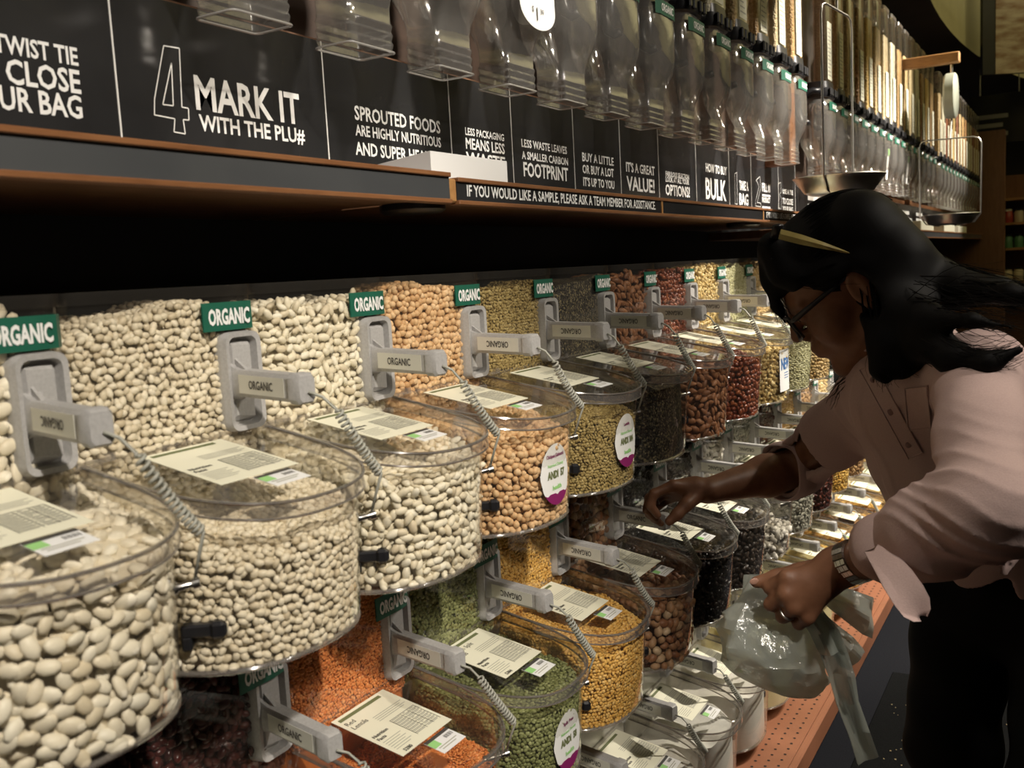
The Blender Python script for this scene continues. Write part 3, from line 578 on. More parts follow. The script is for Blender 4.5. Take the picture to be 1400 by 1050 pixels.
    X = np.interp(S, cum, c[:, 0]); Y = np.interp(S, cum, c[:, 1]); tx = np.interp(S + 1e-3, cum, c[:, 0]) - np.interp(S - 1e-3, cum, c[:, 0]); ty = np.interp(S + 1e-3, cum, c[:, 1]) - np.interp(S - 1e-3, cum, c[:, 1])
    n_ = np.stack([ty, -tx, 0 * tx], 1); n_ /= np.linalg.norm(n_, axis=1)[:, None] + 1e-9
    ok = (Z < np.minimum(ztop(X, Y), lidz(X) - .010)) & (Z > FZ + .002 + .4 * Wd); taper = (1 - .012 * (1 - np.clip((Z - FZ) / .15, 0, 1)) / BD)
    add(np.stack([X * taper, Y, Z], 1)[ok], n_[ok])
    # on top, under the lid
    xs = np.arange(-.0 + cell / 2, BD + .015, cell * .93); ys = np.arange(-W + cell / 2, W, cell); Xg, Yg = np.meshgrid(xs, ys); Xg = Xg.ravel() + jitter(Xg.size); Yg = Yg.ravel() + jitter(Yg.size)
    D_ = BD + .008 - ins; x0 = .05; inside = (Xg < x0) | ((np.clip((Xg - x0) / (D_ - x0), 0, 2) ** 2.45 + np.abs(Yg / (W - ins)) ** 2.45) < 1); inside &= np.abs(Yg) < W - ins
    Zg = np.minimum(ztop(Xg, Yg), lidz(Xg) - .010 - Tk); add(np.stack([Xg, Yg, Zg], 1)[inside], np.tile((0, 0, 1.0), (int(inside.sum()), 1)))
    # on the upper face
    f = np.array(f) + (0, 0); f[:, 0] += .15 * ins; seg = np.linalg.norm(np.diff(f, axis=0), axis=1); cum = np.r_[0, np.cumsum(seg)]; ss = np.arange(cell / 2, cum[-1], cell); zz = np.arange(.186, zu + .02, cell * .93)
    S, Z = np.meshgrid(ss, zz); S = S + (np.arange(len(zz)) % 2)[:, None] * cell / 2; S = np.clip(S.ravel() + jitter(S.size), 0, cum[-1] - 1e-6); Z = Z.ravel() + jitter(Z.size)
    X = np.interp(S, cum, f[:, 0]); Y = np.interp(S, cum, f[:, 1]); ok = Z < zupper(Y); tx = np.interp(S + 1e-3, cum, f[:, 0]) - np.interp(S - 1e-3, cum, f[:, 0]); ty = np.interp(S + 1e-3, cum, f[:, 1]) - np.interp(S - 1e-3, cum, f[:, 1]); n_ = np.stack([ty, -tx, 0 * tx], 1); n_ /= np.linalg.norm(n_, axis=1)[:, None] + 1e-9
    add(np.stack([X, Y, Z], 1)[ok], n_[ok])
    xs = np.arange(-.09, -.008, cell); ys = np.arange(-W + ins + cell / 2, W - ins, cell); Xg, Yg = np.meshgrid(xs, ys); Xg = Xg.ravel() + jitter(Xg.size); Yg = Yg.ravel() + jitter(Yg.size); add(np.stack([Xg, Yg, zupper(Yg)], 1), np.tile((0, 0, 1.0), (Xg.size, 1)))
    P = np.concatenate(pos); Q = np.concatenate(nrm)
    if L > .005:                                      # a second layer shows in the gaps of the first
        j2 = rg.normal(size=P.shape); j2 -= Q * (j2 * Q).sum(1)[:, None]; j2 /= np.linalg.norm(j2, axis=1)[:, None]; P2 = P + j2 * cell * .55 - Q * Tk * 1.7; ok2 = (P2[:, 2] > FZ + .004); P = np.concatenate([P, P2[ok2]]); Q = np.concatenate([Q, Q[ok2]])
    n = len(P)
    # each kernel: thin axis near the wall normal, long axis turned at random in the wall
    tilt = rg.normal(0, .33 if kn in ('bean', 'almond', 'split', 'chick') else .45, (n, 3)); zz = Q + tilt; zz /= np.linalg.norm(zz, axis=1)[:, None]
    a = rg.normal(size=(n, 3)); a -= zz * (a * zz).sum(1)[:, None]
    if kn in ('bean', 'almond'): a[:, 2] *= .5
    a -= zz * (a * zz).sum(1)[:, None]; a /= np.linalg.norm(a, axis=1)[:, None]; b = np.cross(zz, a)
    sc = rg.uniform(.84, 1.12, n); P = P - Q * (rg.uniform(-.35, .55, n) * min(Tk, .003))[:, None]
    loc = kv * np.array((L, Wd, Tk))
    V = (loc[None, :, 0:1] * a[:, None, :] + loc[None, :, 1:2] * b[:, None, :] + loc[None, :, 2:3] * zz[:, None, :]) * sc[:, None, None] + P[:, None, :]
    nv = len(kv); F = (kf[None] + (np.arange(n) * nv)[:, None, None]).reshape(-1, 3); V = V.reshape(-1, 3)
    tone = np.repeat(np.clip(rg.normal(.5, .24, n), 0, 1), nv)
    bv = np.array(mb.v); faces_b = mb.f; nb = len(bv)
    lt = np.array([len(q) for q in faces_b]); li = np.concatenate([np.array(q) for q in faces_b])
    allv = np.concatenate([bv, V]).astype(np.float32); loops = np.concatenate([li, (F + nb).ravel()]).astype(np.int32); tot = np.concatenate([lt, np.full(len(F), 3)]); start = np.r_[0, np.cumsum(tot)[:-1]]
    me = bpy.data.meshes.new('food_' + key); me.vertices.add(len(allv)); me.vertices.foreach_set('co', allv.ravel()); me.loops.add(len(loops)); me.loops.foreach_set('vertex_index', loops)
    me.polygons.add(len(tot)); me.polygons.foreach_set('loop_start', start.astype(np.int32)); me.polygons.foreach_set('loop_total', tot.astype(np.int32)); me.polygons.foreach_set('use_smooth', np.ones(len(tot), bool))
    me.update(calc_edges=True); at = me.attributes.new('tone', 'FLOAT', 'POINT'); at.data.foreach_set('value', np.concatenate([np.full(nb, .25), tone]).astype(np.float32))
    me.materials.append(grain('food_' + key, stops, rough)); me.validate()
    FOODMESH[ck] = me; return me

# ------------------------------------------------------------------ set out the rows
ROWS = {0: [(-1, 'lima'), (0, 'navy'), (1, 'northern'), (2, 'chick'), (3, 'lentil'), (4, 'chia'), (5, 'almond'), (6, 'redbean'), (7, 'soy'), (8, 'hemp'), (9, 'peanut'), (10, 'coffee')],
        1: [(0, 'kidney'), (1, 'redlentil'), (2, 'greenpea'), (3, 'yellowpea'), (4, 'nuts'), (5, 'raisin'), (6, 'carob'), (7, 'trail'), (8, 'flakes'), (9, 'date'), (10, 'popcorn'), (11, 'granola'), (12, 'pasta')],
        2: [(2, 'meal'), (3, 'flour'), (4, 'flour'), (5, 'meal'), (6, 'flour'), (7, 'cornmeal'), (8, 'couscous'), (9, 'cornmeal'), (10, 'couscous'), (11, 'popcorn'), (12, 'granola'), (13, 'popcorn'), (14, 'pasta'), (15, 'couscous'), (16, 'peanut'), (17, 'coffee')]}
ROWNAME = ['top', 'middle', 'bottom']
FLIP = {(0, -1): 1, (0, 0): 0, (0, 1): 0, (1, 0): 0, (1, 4): 0}
bin0 = make_bin(); scoopA = make_scoop(0); scoopB = make_scoop(1)
index_children(); first = True; used = {'A': 0, 'B': 0}
def bin_loc(t, k): return (-.80, .8 * (.688 + .294 * k) + .8 * .147, H - .364 - .376 * t)
BINS = {}
for t, row in ROWS.items():
    for (k, food) in row:
        loc = bin_loc(t, k); noun = FOOD[food][0]
        same = [q for q in row if q[1] == food]
        which = '' if len(same) == 1 else ', %s of these' % ORD[same.index((k, food))]
        b = bin0 if first else copy_tree(bin0); first = False
        b.location = loc; BINS[(t, k)] = b
        if t:
            for ch in b.children:
                if ch.name.split('.')[0] == 'organic_sign': ch.location = (.006, 0, -.017)
        tag(b, 'clear bin of %s, %s row%s' % (noun, ROWNAME[t], which), 'bin', 'clear scoop bins in three rows')
        fl = FLIP.get((t, k), 1); src = scoopB if fl else scoopA; key = 'B' if fl else 'A'
        if used[key] == 0: s = src
        else: s = copy_tree(src)
        used[key] += 1; s.location = loc; add_cord(s, .006 + .01 * ((k * 7 + t * 3) % 5) / 5, k * 13 + t)
        tag(s, 'grey tethered scoop on the %s row bin of %s%s' % (ROWNAME[t], noun, which), 'scoop', 'grey scoops docked in the bins')
        o = bpy.data.objects.new('food_heap', heap(food)); o.name = {'flour': 'flour', 'meal': 'rice_flour', 'cornmeal': 'corn_meal'}.get(food, noun.split()[-1] + '_heap').replace('-', '_')
        COL.objects.link(o); o.location = loc
        tag(o, '%s filling a %s row bin%s' % (noun, ROWNAME[t], which), noun.split()[-1], kind='stuff')
# words on two recipe cards, round score stickers and a NEW flyer: parts of single bins
def card_title(t, k, lines, code=None):
    b = BINS[(t, k)]; lid = [c for c in b.children if c.name.split('.')[0] == 'lid'][0]; m = MB()
    for i, s in enumerate(lines): m.text(s, (.036 + i * .0105, -.054, lidz(.036 + i * .0105) + .0022), (0, 1, 0), (-1, 0, .185), .0105, bold=.0)
    if code: m.text(code, (.119, -.050, lidz(.119) + .0022), (0, 1, 0), (-1, 0, .185), .0075, bold=.03)
    m.build('card_title', M['ink'], lid)
card_title(1, 1, ['Red', 'Lentils'], '5280'); card_title(1, 2, ['Green Split', 'Peas'], '5384')
def sticker(t, k, y, z, lines, rw=.037, rh=.042):
    b = BINS[(t, k)]; D = BD + .0085; m = MB(); n = 36
    # lies on the curved front wall: bend it round the wall outline
    c = np.array(front_wall(z, -.0012, 80)); cum = np.r_[0, np.cumsum(np.linalg.norm(np.diff(c, axis=0), axis=1))]; s0 = np.interp(y, c[:, 1], cum)
    def B(u, v, lift=0): s = s0 + u; p = (np.interp(s, cum, c[:, 0]), np.interp(s, cum, c[:, 1])); q = (np.interp(s + .002, cum, c[:, 0]), np.interp(s + .002, cum, c[:, 1])); n_ = np.array((q[1] - p[1], -(q[0] - p[0]))); n_ /= np.linalg.norm(n_) + 1e-9; return (p[0] + n_[0] * lift, p[1] + n_[1] * lift, z + v)
    rows = []
    for u in np.linspace(-.998, .998, 15): h = math.sqrt(1 - u * u); rows.append([B(u * rw, hh * h * rh) for hh in np.linspace(-1, 1, 9)])
    m.loft(rows, 0, False)
    rows = []
    for u in np.linspace(-.80, .80, 11): h = math.sqrt(1 - u * u); rows.append([B(u * rw, -h * rh, .0004), B(u * rw, min(-.60 * rh, -.66 * rh + .10 * rh * abs(math.sin(5 * u))) if h > .6 else -h * rh, .0004)])
    m.loft(rows, 1, False)
    for (s, v, hgt, wdt, mi, bold) in lines:
        tv, tf, wid = glyphs(s, bold); sx = wdt / wid; m.add([B(p[0] * sx - wdt / 2, v + p[1] * hgt, .0006) for p in tv], tf, mi)
    m.build('score_sticker', [M['white'], M['plum'], M['ink'], M['olive'], M['lime']], b)
ANDI = lambda name, wd, num: [(name, .024, .0068, wd, 1, .03), ('Nutrient Density', .0115, .0062, .042, 4, .02), (num, -.004, .0135, .046, 3, .06), ('health', -.0200, .0085, .024, 4, .04)]
sticker(0, 2, -.006, .088, ANDI('Chickpeas (Garbanzos)', .046, 'ANDI  57'))
sticker(0, 3, -.004, .092, ANDI('Lentils', .020, 'ANDI 104'))
sticker(1, 2, -.006, .085, ANDI('Split Peas', .028, 'ANDI  58'))
b = BINS[(0, 7)]; m = MB(); c = np.array(front_wall(.1, -.0016, 80)); cum = np.r_[0, np.cumsum(np.linalg.norm(np.diff(c, axis=0), axis=1))]; s0 = np.interp(-.006, c[:, 1], cum)
def Bn(u, z, lift=0.0):
    s = s0 + u; p = (np.interp(s, cum, c[:, 0]), np.interp(s, cum, c[:, 1])); q = (np.interp(s + .002, cum, c[:, 0]), np.interp(s + .002, cum, c[:, 1])); n_ = np.array((q[1] - p[1], -(q[0] - p[0]))); n_ /= np.linalg.norm(n_) + 1e-9; return (p[0] + n_[0] * lift, p[1] + n_[1] * lift, z)
m.loft([[Bn(u, z) for u in np.linspace(-.036, .036, 9)] for z in (.045, .145)], 0, False)
tv, tf, wid = glyphs('NEW', .03); m.add([Bn(-.029 + p[0] * .058 / wid, .098 + p[1] * .038, .0006) for p in tv], tf, 1)
for i in range(3): m.add([Bn(u, .088 - i * .006 + h, .0006) for u, h in ((-.012, 0), (.02, 0), (.02, .002), (-.012, .002))], [(0, 1, 2, 3)], 1)
m.build('flyer', [M['white'], M['blue']], b)

# ================================================================== GRAVITY DISPENSERS ABOVE THE SHELF
def rrect(hx, hy, r, z, cx=0.0, cy=0.0, k=4):
    P = []
    for sx, sy, a0 in ((1, 1, 0), (-1, 1, 90), (-1, -1, 180), (1, -1, 270)):
        for i in range(k + 1): a = math.radians(a0 + 90 * i / k); P.append((cx + sx * (hx - r) + r * math.cos(a), cy + sy * (hy - r) + r * math.sin(a), z))
    return P
def make_dispenser():
    d = empty('gravity_dispenser'); m = MB()
    prof = [(0, .0285, .0445, .007), (.004, .0268, .0428, .007), (.012, .0284, .0444, .007), (.016, .0268, .0428, .007), (.024, .0284, .0444, .007), (.028, .0268, .0428, .007), (.036, .0284, .0444, .007), (.040, .0268, .0428, .007),
            (.058, .0272, .0435, .009), (.072, .030, .047, .014), (.090, .038, .057, .024), (.108, .047, .067, .036), (.128, .053, .0735, .044), (.150, .055, .076, .046), (.200, .055, .076, .046), (.240, .053, .074, .044), (.262, .049, .066, .040), (.276, .042, .056, .034)]
    m.loft([rrect(hx, hy, r, z, k=4) for z, hx, hy, r in prof], 0); m.build('nozzle', M['nozzle'], d, smooth=30)
    m = MB(); m.tube([(p[0], p[1], .0015) for p in rrect(.0285, .0445, .007, 0)], .0016, 6, closed=True); m.build('mouth_rim', M['bright_rim'], d, smooth=True)
    m = MB(); m.loft([rrect(a, b_, .03, z) for z, a, b_ in ((.272, .040, .052), (.274, .050, .062), (.284, .052, .064), (.306, .052, .064), (.309, .048, .058), (.330, .046, .056), (.332, .040, .050))], 0, True, True, True)
    for y in (-.045, -.02, .02, .045): m.box((.050, y - .007, .277), (.058, y + .007, .305), bevel=.003)
    m.build('collar', M['black'], d, smooth=35)
    m = MB(); m.tube([(.030, -.066, .292), (.006, -.082, .296), (-.022, -.088, .284), (-.038, -.090, .256), (-.041, -.090, .222), (-.034, -.089, .196), (-.020, -.088, .186), (-.008, -.087, .190)], [.010, .011, .011, .0115, .0115, .011, .011, .009], 10); m.build('crank', M['black'], d, smooth=True)
    m = MB(); gy = np.linspace(-.052, .052, 7); m.loft([[(.0555 - 9 * max(0, abs(y) - .030) ** 2, y, z) for y in gy] for z in (.226, .256)], 0, False); m.text('ORGANIC', (.0559, .0, .2335), (0, 1, 0), (0, 0, 1), .0225, width=.062, mi=1, align='C', bold=.03, lift=.0005); m.build('organic_sign', [M['green'], M['white']], d)
    m = MB(); m.loft([rrect(.042, .060, .012, z) for z in (.330, .815)], 0); m.build('column', M['tube'], d, smooth=30)
    m = MB(); m.loft([rrect(a, b_, .012, z) for z, a, b_ in ((.812, .044, .062), (.828, .044, .062), (.834, .038, .055))], 0, True, True, True); m.build('column_cap', M['edge'], d)
    m = MB(); m.loft([[(.0428, -.030, .338), (.0428, .030, .338), (.0428, .030, .540), (.0428, -.030, .540)], [(.0422, -.030, .338), (.0422, .030, .338), (.0422, .030, .540), (.0422, -.030, .540)]], 0, True, True, True)
    for i in range(13): z = .352 + i * .0135; m.add([(.0432, -.024, z), (.0432, .022 - (i % 3) * .008, z), (.0432, .022 - (i % 3) * .008, z + .004), (.0432, -.024, z + .004)], [(0, 1, 2, 3)], 1)
    m.build('info_card', [M['cream'], M['inkgrey']], d)
    return d
disp0 = make_dispenser(); index_children()
GR = {}
def column_food(key, stops, scale):
    m = MB(); m.loft([rrect(.038, .056, .010, z) for z in (.300, .42, .56, .70)], 0, True, True, True); me_o = m.build('column_food_' + key, seedmass('column_' + key, stops, scale, .5, .9)); GR[key] = me_o.data; bpy.data.objects.remove(me_o)
for key, st, sc in (('oats', [(.52, .36, .17), (.66, .50, .28)], 130), ('wheat', [(.40, .24, .09), (.54, .35, .16)], 160), ('rice', [(.70, .64, .48), (.80, .75, .60)], 190), ('granola', [(.25, .12, .04), (.46, .26, .10)], 90), ('red_rice', [(.22, .07, .03), (.34, .12, .05)], 190), ('corn', [(.66, .42, .12), (.76, .55, .22)], 130), ('barley', [(.60, .47, .26), (.70, .58, .36)], 160)): column_food(key, st, sc)
NOUN = {'oats': 'tan rolled oats', 'wheat': 'brown wheat berries', 'rice': 'white rice', 'granola': 'brown granola clusters', 'red_rice': 'red-brown rice', 'corn': 'yellow popcorn', 'barley': 'pale barley'}
banks = [('near', .785, .1838, 13, H + .278, ['oats', 'rice', 'oats', 'corn', 'wheat', 'oats', 'granola', 'wheat', 'rice', 'oats', 'wheat', 'barley', 'wheat']),
         ('middle', 3.395, .1838, 15, H + .262, [None, 'wheat', 'oats', 'granola', 'corn', 'oats', 'barley', 'rice', 'wheat', 'oats', 'barley', 'rice', 'granola', 'corn', 'wheat']),
         ('far', 6.32, .1838, 14, H + .255, ['oats', 'rice', 'red_rice', 'granola', 'corn', 'red_rice', 'oats', 'wheat', 'granola', 'rice', 'barley', 'red_rice', 'wheat', 'oats'])]
first = True; DISP = {}
for name, y0, p, n, z0, foods in banks:
    for i in range(n):
        d = disp0 if first else copy_tree(disp0); first = False; d.location = (-.775, y0 + i * p, z0); d.scale = (1, 1, .92); DISP[(name, i)] = d; fd = foods[i]
        pos = 'leftmost' if i == 0 else ORD[i] + ' from the left'
        tag(d, 'clear gravity dispenser with black collar, %s in the %s bank' % (pos, name), 'dispenser', 'clear gravity dispensers above the canopy shelf')
        if fd:
            o = bpy.data.objects.new(fd if fd != 'oats' else 'oats', GR[fd]); COL.objects.link(o); o.location = d.location; o.scale = d.scale; tag(o, '%s in the %s bank column, %s' % (NOUN[fd], name, pos), NOUN[fd].split()[-1], kind='stuff')
d = DISP[('near', 3)]; m = MB(); n = 20
pts = [(.060, .0 + .055 * math.cos(a), .125 + .035 * math.sin(a)) for a in np.linspace(math.pi, 2 * math.pi, n)] + [(.058, .055, .235), (.058, -.055, .235)]
m.plate(pts, (1, 0, 0), .0006); m.text('1', (.0605, -.006, .104), (0, 1, 0), (0, 0, 1), .030, mi=1, bold=.0); m.text('$', (.0605, -.020, .116), (0, 1, 0), (0, 0, 1), .013, mi=1, bold=0); m.text('39', (.0605, .006, .116), (0, 1, 0), (0, 0, 1), .012, mi=1, bold=0)
m.build('price_flyer', [M['paper'], M['ink']], d)
for i, (k, z) in enumerate(((6, .05), (9, .06))):
    d = DISP[('middle', k)]; m = MB(); m.plate([(.036, -.022, z), (.036, .022, z), (.046, .020, z + .14), (.046, -.020, z + .14)], (1, 0, .05), .0006); m.add([(.0468, -.02, z + .11), (.0468, .02, z + .11), (.0474, .02, z + .14), (.0474, -.02, z + .14)], [(0, 1, 2, 3)], 1); m.build('price_flyer', [M['paper'], M['lime']], d)

# ================================================================== HANGING SCALES
def scale(C, r, bail_dir, bail_h, drop, lab):
    s = empty('hanging_scale', C); bd = np.array(bail_dir, float); bd /= np.linalg.norm(bd)
    m = MB(); m.lathe([(0, -.044), (r * .62, -.044), (r * .74, -.038), (r * .93, -.008), (r * .97, 0), (r * 1.0, .002), (r * .985, .004), (r * .94, -.004), (r * .72, -.034), (0, -.040)], n=40, cap=False); m.build('pan', M['steel'], s, smooth=40)
    m = MB(); e = bd * (r * 1.02); wd = .0032
    path = [e * .35 + (0, 0, -.048), e * .8 + (0, 0, -.036), e + (0, 0, .0), e * 1.02 + (0, 0, bail_h - .03), e * .95 + (0, 0, bail_h - .008), e * .75 + (0, 0, bail_h)]
    path = path + [np.array((-q[0], -q[1], q[2])) for q in path[::-1]]; m.tube(path, wd, 8); m.build('bail', M['steel'], s, smooth=True)
    return s
P = ray(1147, 243, 2.62); s = scale(P, .122, (.10, 1, 0), .44, 0, ''); tag(s, 'steel hanging scale pan on a wire bail just above the hair of the person', 'scale')
m = MB(); m.tube([(0, 0, .44), (0, 0, .52)], .004, 8); m.lathe([(0, -.02), (.09, -.02), (.095, -.012), (.095, .012), (.09, .02), (0, .02)], (0, 0, .62), 36, axis='x'); m.build('dial', M['steel'], s, smooth=40)
m = MB(); m.tube([(0, 0, .71), (0, 0, cz - P[2])], .005, 8); m.build('hanger_rod', M['steel'], s)
P2 = ray(1299, 294, 4.45); s = scale(P2, .125, (1, .18, 0), .345, 0, ''); tag(s, 'steel hanging scale with round dial hung from a wood bracket, farther away', 'scale')
m = MB(); q = ray(1301, 131, 4.45) - P2; m.lathe([(0, -.028), (.094, -.028), (.102, -.02), (.102, .016), (.094, .022), (0, .022)], (q[0], q[1], q[2]), 36, axis='x')
m.build('dial', pbr('dial_enamel', (.40, .42, .34), .35, .2), s, smooth=40)
m = MB(); m.tube([(q[0], q[1], q[2] - .10), (0, 0, .345)], .005, 8); m.build('hook', M['steel'], s); m = MB(); m.tube([(q[0], q[1], q[2] + .10), (q[0], q[1], q[2] + .14)], .006, 8); m.build('hanger_ring', M['steel'], s)
B = P2 + q + (0, 0, .145); t = tag(MB().box((-1.0, B[1] - .022, B[2]), (B[0] + .035, B[1] + .022, B[2] + .048), bevel=.004).build('wood_bracket', M['wood_light']), 'light wood bracket arm that the farther scale hangs from', 'bracket')

# ================================================================== FAR END OF THE STORE
t = tag(empty('grocery_shelf', (.3, 9.75, 0)), 'far grocery shelving with coloured jars behind the brown end panel', 'shelf')
for i, z in enumerate((H - .32, H - .03, H + .19, H + .40)): part(MB().box((-.62, 9.55, z - .02), (1.2, 9.95, z)), 'board', M['wood_light'], t)
part(MB().box((-.62, 9.95, 0), (1.2, 10.0, H + .62)), 'back_board', M['panel_brown'], t); part(MB().box((-.66, 9.5, 0), (-.62, 10.0, H + .5)), 'side_board', M['panel_brown'], t)
cols = [pbr('jar_red', (.40, .06, .04), .3), pbr('jar_green', (.10, .25, .12), .3), pbr('jar_cream', (.62, .52, .34), .3), pbr('jar_blue', (.10, .14, .22), .3)]
cn = ['red', 'green', 'cream', 'blue']
for z, cc in ((H + .19, (0, 2, 0, 3, 0)), (H - .03, (1, 1, 3, 1, 2)), (H - .32, (2, 2, 1, 2, 2))):
    for i, c in enumerate(cc):
        j = empty('jar', (-.575 + i * .085, 9.63, z)); m = MB(); m.lathe([(0, 0), (.038, 0), (.040, .004), (.040, .085), (.030, .100), (0, .100)], n=18); m.build('body', cols[c], j, smooth=40); m = MB(); m.lathe([(0, .100), (.031, .100), (.031, .118), (0, .118)], n=18); m.build('lid', M['cream' if c == 0 else 'black'], j, smooth=40)
        tag(j, '%s jar on the far grocery shelving, %s along the %s board' % (cn[c], ORD[i], {H + .19: 'upper', H - .03: 'middle', H - .32: 'lower'}[z]), 'jar', 'jars on the far grocery shelving')
a, b_ = ray(1331, 140, 8.7), ray(1390, 200, 8.7)
t = tag(empty('hanging_sign', ((a[0] + b_[0]) / 2, (a[1] + b_[1]) / 2, b_[2])), 'dark hanging aisle sign with blurred white words above the brown end panel', 'sign')
y = a[1] - .35
part(MB().box((a[0], y, b_[2]), (b_[0] + .1, y + .03, a[2])), 'board', M['board'], t); m = MB()
for i in range(3): zz = b_[2] + .06 + i * .075; m.add([(a[0] + .05, y - .001, zz), (a[0] + .30 - .04 * (i % 2), y - .001, zz), (a[0] + .30 - .04 * (i % 2), y - .001, zz + .035), (a[0] + .05, y - .001, zz + .035)], [(0, 1, 2, 3)])
part(m, 'lettering', M['inkgrey'], t)
for dx in (.08, .38): part(MB().tube([(a[0] + dx, y + .015, a[2]), (a[0] + dx, y + .015, cz)], .005, 6), 'hanger_rod', M['steel'], t)
a, b_ = ray(1344, -60, 7.2), ray(1400, 96, 7.2)
t = tag(empty('hanging_banner', ((a[0] + .4), a[1], b_[2])), 'large black-edged hanging panel with mottled brown print, top right corner', 'banner')
dv = np.array((CR[0], CR[1], 0)); dv /= np.linalg.norm(dv)
def slab(s0, s1, z0, z1, off, th): A = np.array((a[0], a[1], 0)); nr = np.array((-dv[1], dv[0], 0)); return [tuple(A + dv * s + nr * o_ + (0, 0, z)) for (s, o_) in ((s0, off), (s1, off), (s1, off + th), (s0, off + th)) for z in (z0, z1)]
def slabmesh(*k): v = slab(*k); m = MB(); m.add(v, [(0, 1, 3, 2), (2, 3, 5, 4), (4, 5, 7, 6), (6, 7, 1, 0), (0, 2, 4, 6), (1, 7, 5, 3)]); return m
zb, zt = b_[2], min(a[2], cz + .9)
part(slabmesh(0, 1.1, zb, zt, 0, .04), 'frame', M['black'], t); part(slabmesh(.095, 1.05, zb + .0, zt - .05, -.006, .006), 'print', pbr('banner_print', (.60, .52, .40), .35, noise=(.28, .15, .08), scale=7, stretch=(1, 1, 3)), t)

